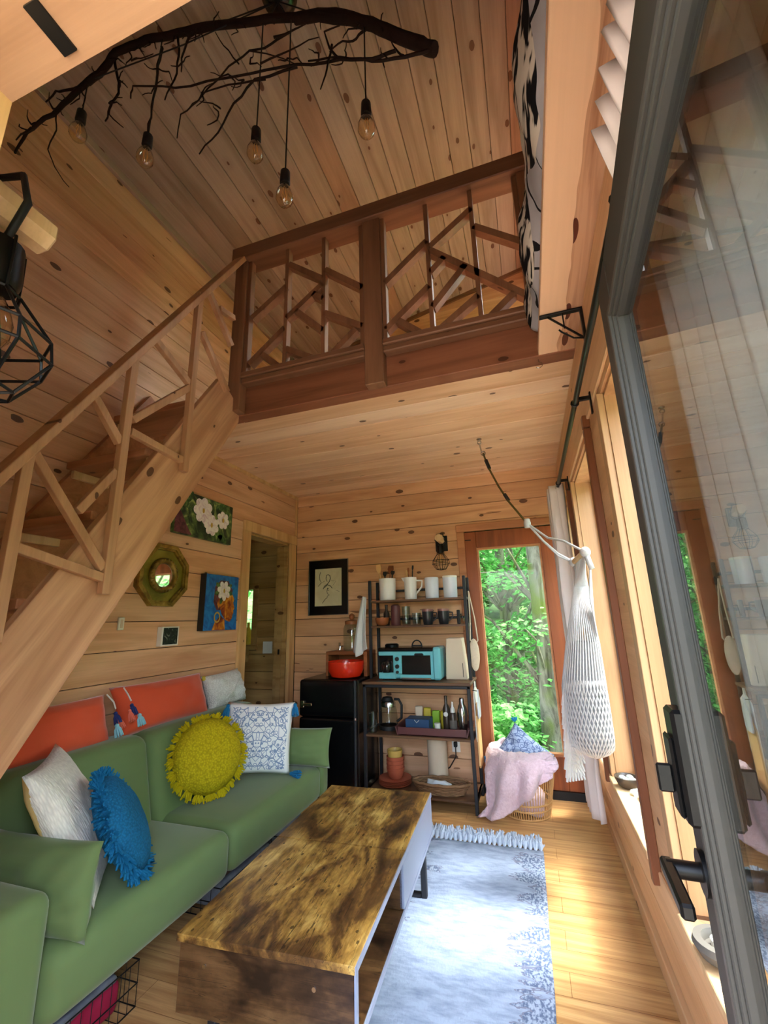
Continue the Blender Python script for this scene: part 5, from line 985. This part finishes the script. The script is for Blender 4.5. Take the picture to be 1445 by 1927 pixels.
BC = hp(1108, 1330, 2.83)                                  # body axis near the widest part
zt, zw, zbm = 1.50, .80, hp(1108, 1424, 2.83).z
def bodyp(a, z):                                           # teardrop sack, wider along the bar
    t_ = max(0, min(1, (1.72-z)/(1.72-zbm))); w = .022+.115*math.sin(min(1, t_/.86)*PI/2)**1.35 if t_ < .86 else .137*math.sqrt(max(0, 1-((t_-.86)/.14)**2))
    cx = A_.x*.5+B_.x*.5+(BC.x-(A_.x+B_.x)/2)*min(1, t_*1.5); cy = 2.85-.02*t_
    return Vector((min(cx+w*math.cos(a), .352), cy+w*1.05*math.sin(a), z))
b = B()
for k in range(46): a = 2*PI*k/46; top = A_.lerp(B_, .5+.5*math.sin(a))-Vector((0, 0, .015)); b.tube([top, bodyp(a, 1.5).lerp(top, .25), bodyp(a+.05, 1.25), bodyp(a, 1.0)], .0042, 5)
part(b, 'upper_cords', 'rope', hc, smooth=60); b = B(); n_ = 44
for sgn in (-1, 1):
    for k in range(n_): a = 2*PI*k/n_; b.tube([bodyp(a+sgn*.5*i/9, 1.05-(1.05-zbm-.004)*(i/16)**.9) for i in range(17)], .0036, 4)
part(b, 'net', 'rope', hc, smooth=60); b = B()
b.grid(lambda u, v: tuple((lambda p, c: c+(p-c)*.93)(bodyp(2*PI*u, 1.25-(1.25-zbm-.012)*v), bodyp(0, 1.25-(1.25-zbm)*v)*.5+bodyp(PI, 1.25-(1.25-zbm)*v)*.5)), 28, 20, cu=True); part(b, 'inner_cloth', 'net_inner', hc, smooth=179)
b = B()
rz0, rz1 = hp(1066, 1300, 2.83).z, hp(1082, 1440, 2.83).z
for k in range(20):
    f_ = k/19; zz = rz0+(rz1-rz0)*f_; px_ = hp(1062+10*f_, 1300+150*f_, 2.80).x+.012*nz(k*2.1)
    for q in range(7): b.tube([(px_+.02*nz(k, q)+.006*q, 2.79+.02*nz(q, k), zz+.02), (px_-.012+.012*q, 2.78+.01*q, zz-.03), (px_-.022+.016*q, 2.775+.01*q, zz-.07-.015*nz(q, k))], [.004, .008, .006], 5)
part(b, 'ruffled_edge', 'rope', hc, kind='stuff'); b = B()
for k in range(7): b.tube([B_+Vector((.02, 0, -.03)), Vector((.335+.003*k, 2.75+.008*k, 1.5)), Vector((.345, 2.755+.01*k, 1.28+.01*k))], .005, 5)
part(b, 'hanging_cord', 'rope', hc, smooth=60)
# ================================================================ basket with throw and cushion
BK = Vector((-.175, 3.74, 0)); bk = G('rattan_basket', 'round open rattan basket in front of the back door', 'basket', tuple(BK)); b = B(); rb = lambda z: .165+.06*min(1, z/.30)
for z in (.008, .06, .10, .36, .375): part(B().tube([BK+Vector((rb(z)*math.cos(a*PI/20), rb(z)*math.sin(a*PI/20), z)) for a in range(41)], .006, 6), 'hoop', 'wicker', bk, smooth=60)
for k in range(64): a = 2*PI*k/64; part(B().tube([BK+Vector((rb(z)*math.cos(a), rb(z)*math.sin(a), z)) for z in (.008, .12, .25, .375)], .0032, 5), 'stake', 'wicker', bk, smooth=60)
part(B().lathe([(.16, .002), (.16, .008)], BK, 28), 'bottom', 'wicker', bk)
def throw(u, v):
    th = math.radians(128+205*u); zend = .015 if u < .48 else .015+.36*((u-.48)/.52)**1.1
    if v < .22: t_ = v/.22; ri = .085+.10*abs(math.cos(th)); r_ = ri+(.245-ri)*t_; z = .385+.05*math.sin(t_*PI*.9)+.02*nz(u*6, t_*3)
    else: t_ = (v-.22)/.78; r_ = .248+.03*math.sin(t_*PI)+(.034*math.sin(u*34+2.5*t_+1.2*nz(u*5, t_))+.03*nz(u*12, t_*2))*min(1, t_*2)+(.13*t_**3 if u < .4 else 0)+.13*t_**3*math.exp(-((u-.43)/.09)**2); z = .41-(.41-zend)*t_
    X_, Y_ = BK.x+r_*math.cos(th), BK.y+r_*math.sin(th); lim = -.436+.008*nz(v*14, u*9) if Y_ > 3.55 else -.436-.10*min(1, (3.55-Y_)/.05)
    X_ = max(X_, lim); Y_ = min(Y_, 3.985+.01*nz(v*9, u*8))
    return (X_, Y_, max(.012, z+.014*nz(u*15, v*9)+.006*nz(u*60, v*40)))
b = B(); b.grid(throw, 90, 50); b.out('plush_throw', 'pink_plush', thick=.018, smooth=179, label='pale pink plush throw draped over the rattan basket', cat='throw')
b = velvet_box(-.17, .15, -.15, .15, .02, .135, r=.05); b.v = [(x+.02*nz(x*8, y*8, z*8), y+.02*nz(y*8, z*8, 2), z+.03*nz(x*7, y*7, 4)) for x, y, z in b.v]
b.v = [(BK.x+.02+x*.8, BK.y+y*.85, z) for x, y, z in b.v]; weld(b.out('folded_throw', 'pink_plush', smooth=179, label='pink plush blanket folded inside the rattan basket', cat='throw'))
pc_ = fy(980, 1432, 3.77); pq = cushion('patterned_cushion', pillow_mesh(.345, .345, .12, seed=12), 'embroidered_blue', (pc_.x+.006, 3.782, pc_.z+.022), (.05, -.95, .3), 'blue and white patterned cushion standing on a corner in basket', roll=PI/4+.1)
for x, y in ((.172, .172), (-.172, .172)): tassel(pq, (x, y, 0), (x, y, 0), .036, 'tassel_blue', .016)
# ================================================================ sill and loft odds and ends
bw = B().lathe([(.03, 0), (.05, .012), (.066, .045), (.068, .058), (.062, .058), (.045, .015), (.001, .01)], (0, 0, 0), 26).out('stone_bowl', 'bowl_dark', smooth=45, label='dark carved bowl of pale stones on the window sill', cat='bowl'); bw.location = (.428, 3.03, SZ+.0005)
for i, (x, y, z) in enumerate(((-.026, .008, .047), (.022, -.018, .047), (.016, .026, .047), (-.014, -.030, .050))): o = B().ell((0, 0, 0), (.0195, .016, .014), 10, 7).out('stone', 'stone', smooth=179, label='smooth pale stone in the dark carved bowl', cat='stone', group='stones in the sill bowl'); o.location = (.428+x, 3.03+y, SZ+z)
for i, (x, y, m_, l) in enumerate(((.45, 2.93, 'stone', 'pale green crystal lying on the sill by the bowl'), (.462, 2.86, 'ceramic_blue', 'bluish white crystal lying on the window sill'))): o = B().prism([(-.03, 0), (.03, 0), (.035, .014), (.02, .026), (-.024, .024), (-.034, .012)], 'y', -.014, .014).out('crystal', m_, label=l, cat='crystal'); o.location = (x, y, SZ+.0005); o.rotation_euler = (0, 0, .5+i)
cd = fz(1325, 1722, SZ+.04); lz = B().lathe([(.03, 0), (.06, .01), (.075, .035), (.07, .05), (.05, .052), (.045, .03), (.001, .025)], (0, 0, 0), 24).out('candle_holder', 'grey_shade', smooth=45, label='grey stone candle holder on the sill behind the grey door', cat='candle holder'); lz.location = (.421, 1.70, SZ+.0005); B().lathe([(.028, .03), (.028, .05), (.001, .05)], (0, 0, 0), 18).out('tea_light', 'white_plate', lz, smooth=45)
# loft
LZ = ZC+.141
o = B().cbox(.02, .16, 2.75, 2.98, LZ, LZ+.24, .004).out('loft_box', 'white_plate', label='pale storage box with dark edges on the loft deck', cat='box'); B().box(.017, .163, 2.747, 2.757, LZ, LZ+.01).box(.017, .163, 2.747, 2.757, LZ+.232, LZ+.243).box(.017, .022, 2.747, 2.757, LZ, LZ+.243).out('edging', 'dark_frame', o)
lb = G('loft_lamp', 'grey drum-shaded bedside lamp on the loft storage box', 'lamp', (.09, 2.86, LZ+.242)); part(B().lathe([(.04, LZ+.243), (.04, LZ+.255), (.008, LZ+.26), (.008, LZ+.34)], (.09, 2.86, 0), 18), 'stem', 'dark_frame', lb); part(B().lathe([(.085, LZ+.32), (.075, LZ+.47)], (.09, 2.86, 0), 22), 'shade', 'grey_shade', lb, smooth=40)
wv_ = fy(905, 612, 2.55); o = B().ell((0, 0, 0), (.06, .05, .13), 14, 10).out('loft_ornament', 'brown_wicker', smooth=179, label='dark woven ornament standing behind the loft railing', cat='ornament'); o.location = (wv_.x, 2.55, LZ+.13)
def bl_(u, v):                                             # striped blanket rolled along the ledge
    a = -PI*.55+2*PI*u*.86; y = .36+1.68*v; bul = 1+.16*math.sin(v*19)+.12*nz(v*7, u*3)
    return (.235-.095*bul*math.cos(a)*(1.0 if math.cos(a) > 0 else .9)+.012*nz(u*9, v*18), y, max(ZC+.05, ZC+.20+.165*bul*math.sin(a)+.02*nz(u*7, v*15, 3)))
m = N('blanket_stripes', .9, 0, .1); st_ = m.noise(m.coord(scale=(46, 4, 22), rnd=False), 1, 2, .5); sp = m.n('SeparateXYZ'); m.l(m.n('TexCoord').outputs['Object'], sp.inputs[0])
c = m.ramp(st_, (.47, hexc(22, 20, 22)), (.53, hexc(196, 186, 172)), interp='LINEAR'); edge = m.math('ADD', sp.outputs[0], m.math('MULTIPLY', m.noise(m.coord(scale=(2, 5, 2), rnd=False), 1, 1), .09))
bnd = m.math('LESS_THAN', m.math('ABSOLUTE', m.math('SUBTRACT', m.noise(m.coord(scale=(3, 6, 8), rnd=False), 1, 0), .5)), .022)
m.base(m.mix(m.math('GREATER_THAN', edge, .205), c, m.mix(bnd, hexc(158, 154, 156), hexc(26, 24, 26))))
b = B(); b.grid(bl_, 40, 90); b.out('striped_blanket', 'blanket_stripes', thick=.012, smooth=179, label='black and cream striped blanket bundled along the high ledge', cat='blanket')
o = B(); 
def rl_(u, v): return (.15+.035*math.cos(2*PI*u)*1.0, 2.26+.05*math.sin(2*PI*u), 3.03+.28*v)
# side-room window objects
vb = B().lathe([(.035, 0), (.036, .14), (.015, .18), (.014, .23), (.001, .23)], (0, 0, 0), 18).out('amber_bottle', 'yellow_pack', smooth=45, label='yellow soap bottle on the side room window sill', cat='bottle'); vb.location = (-2.905, D-.01+.02, VZ0+.0005)
# ================================================================ outside
def gz(x, y):
    d = max(0, math.hypot(max(0, x-3), max(0, y-8))); return -.35-.10*max(0, min(6, y-5))*0 + .32*d + .25*nz(x*.3, y*.3)
b = B(); b.grid(lambda u, v: (-40+85*u, -45+95*v, gz(-40+85*u, -45+95*v) if not (-4.5 < -40+85*u < 1.6 and -1.5 < -45+95*v < 5.5) else -.5), 68, 76); struct('ground', b, 'forest_floor', smooth=179)
struct('gravel_bounce_pad', B().box(.64, 4.4, -5, 4.6, -.5, -.12).box(-5, .64, -6, .0, -.5, -.12).box(-1.6, .64, 4.25, 5.3, -.5, -.16), 'bounce_gravel')  # pale pad added to bounce daylight up through the windows
def top(x, y):                                             # highest ground near a point
    g_ = max(gz(x+a, y+c) for a in (-.9, 0, .9) for c in (-.9, 0, .9)); return max(g_, -.11) if (.5 < x < 4.6 and -5.2 < y < 4.8) or (-1.8 < x < .8 and 4 < y < 5.5) else g_
def leaf_cluster(b, c, rx, rz, n, s, rn, org):
    for _ in range(n):
        a = rn.uniform(0, 2*PI); r = rx*math.sqrt(rn.random()); p = c+Vector((r*math.cos(a), r*math.sin(a), rn.gauss(0, rz)-.25*(r/rx)**2*rx*.6))
        d = Vector((math.cos(a)+rn.uniform(-.7, .7), math.sin(a)+rn.uniform(-.7, .7), rn.uniform(-.7, .15))).normalized(); sd = d.cross(Vector((rn.uniform(-.5, .5), rn.uniform(-.5, .5), 1))).normalized(); L = s*rn.uniform(.6, 1.25); p.z = max(p.z, top(org.x+p.x, org.y+p.y)-org.z+L*.8+.03); w_ = L*.42; k = len(b.v)
        dn = Vector((0, 0, -L*.12)); b.v += [tuple(p), tuple(p+d*L*.45+sd*w_), tuple(p+d*L+dn), tuple(p+d*L*.45-sd*w_)]; b.f += [(k, k+1, k+2), (k, k+2, k+3)]
def tree(name, label, x, y, h, r, ncl, per, s, spread, zlo, mat, seed, lean=(0, 0), group='trees outside the cabin'):
    rn = random.Random(seed); z0 = gz(x, y)-.15; t_ = thing(name, label, 'tree', (x, y, z0), group)
    org = Vector((x, y, z0))
    P = [Vector((lean[0]*k/8+.06*nz(seed, k), lean[1]*k/8+.06*nz(k, seed), h*k/8)) for k in range(9)]
    B().tube(P, [r*(1.25 if k == 0 else 1-.075*k) for k in range(9)], 16).out('trunk', 'bark', t_, smooth=60)
    b = B(); lb_ = B()
    for i in range(ncl):
        z = rn.uniform(zlo, h*.98); a = rn.uniform(0, 2*PI); rr = spread*rn.uniform(.25, 1.0); c = Vector((rr*math.cos(a)+lean[0]*z/h, rr*math.sin(a)+lean[1]*z/h, z)); c.z = max(c.z, top(x+c.x, y+c.y)-z0+.25); q = P[min(8, int(c.z/h*8))].copy(); q.z = max(q.z, .95)
        lb_.tube([q-Vector((0, 0, .3)), q.lerp(c, .55)+Vector((0, 0, .12)), c], [.03, .018, .007], 5); leaf_cluster(b, c, rn.uniform(.35, .7), .09, per, s, rn, org)
    lb_.out('limb', 'bark', t_, smooth=60); b.out('foliage', mat, t_, kind='stuff')
tree('maple_tree', 'thick mossy trunk standing right outside the back door', (.17), 6.4, 9, .17, 50, 60, .10, 1.35, .9, 'maple_leaf', 1)
tree('maple_tree', 'slender dark trunk behind the thick mossy tree', -.42, 7.9, 9, .10, 90, 60, .10, 1.7, .3, 'maple_leaf', 2)
k = 3
for x, y, h, ncl, s, m_, lab in ((-1.5, 6.9, 7, 80, .10, 'maple_leaf', 'bright leafy maple sapling outside the back wall'), (-.3, 9.6, 9, 100, .13, 'maple_leaf', 'bright leafy maple behind the slender trunk'), (1.6, 9.0, 10, 80, .13, 'dark_leaf', 'darker leafy tree beyond the mossy trunk'), (-2.2, 10.5, 10, 110, .14, 'maple_leaf', 'broad leafy maple up the slope behind the cabin'), (.6, 12.5, 11, 120, .17, 'dark_leaf', 'tall dark leafy tree up the slope'), (-3.6, 7.6, 8, 90, .12, 'maple_leaf', 'leafy maple outside the side room window'), (-1.4, 13.5, 12, 120, .18, 'dark_leaf', 'distant dark tree on the slope'), (-4.5, 12, 11, 100, .16, 'dark_leaf', 'dark tree on the slope beyond the side room'),
                                (4.6, 2.4, 6, 90, .12, 'maple_leaf', 'leafy maple outside the middle window'), (4.9, 4.8, 7, 100, .12, 'maple_leaf', 'leafy maple outside the far window'), (5.2, .4, 7, 90, .12, 'maple_leaf', 'leafy maple outside the near window'), (7.5, 3.6, 10, 110, .15, 'dark_leaf', 'dark tree beyond the window maples'), (7.2, -.5, 10, 110, .15, 'dark_leaf', 'dark tree beyond the near window maple'), (4.2, 7.6, 9, 100, .13, 'maple_leaf', 'leafy maple by the cabin corner')):
    tree('maple_tree' if m_ == 'maple_leaf' else 'forest_tree', lab, x, y, h, .10, ncl, 70, s, 1.75, .2, m_, k); k += 1
rn = random.Random(99)
for i in range(14):
    x, y = rn.uniform(-2.4, 1.4), rn.uniform(5.2, 8.5); b = B(); org = Vector((x, y, gz(x, y)-.05))
    for q in range(5): leaf_cluster(b, Vector((rn.uniform(-.3, .3), rn.uniform(-.3, .3), rn.uniform(.15, .7))), .35, .08, 60, .09, rn, org)
    o = b.out('undergrowth_shrub', 'maple_leaf', label='low leafy shrub growing below the back door glass', cat='shrub', group='shrubs outside the back door'); o.location = (x, y, gz(x, y)-.05)
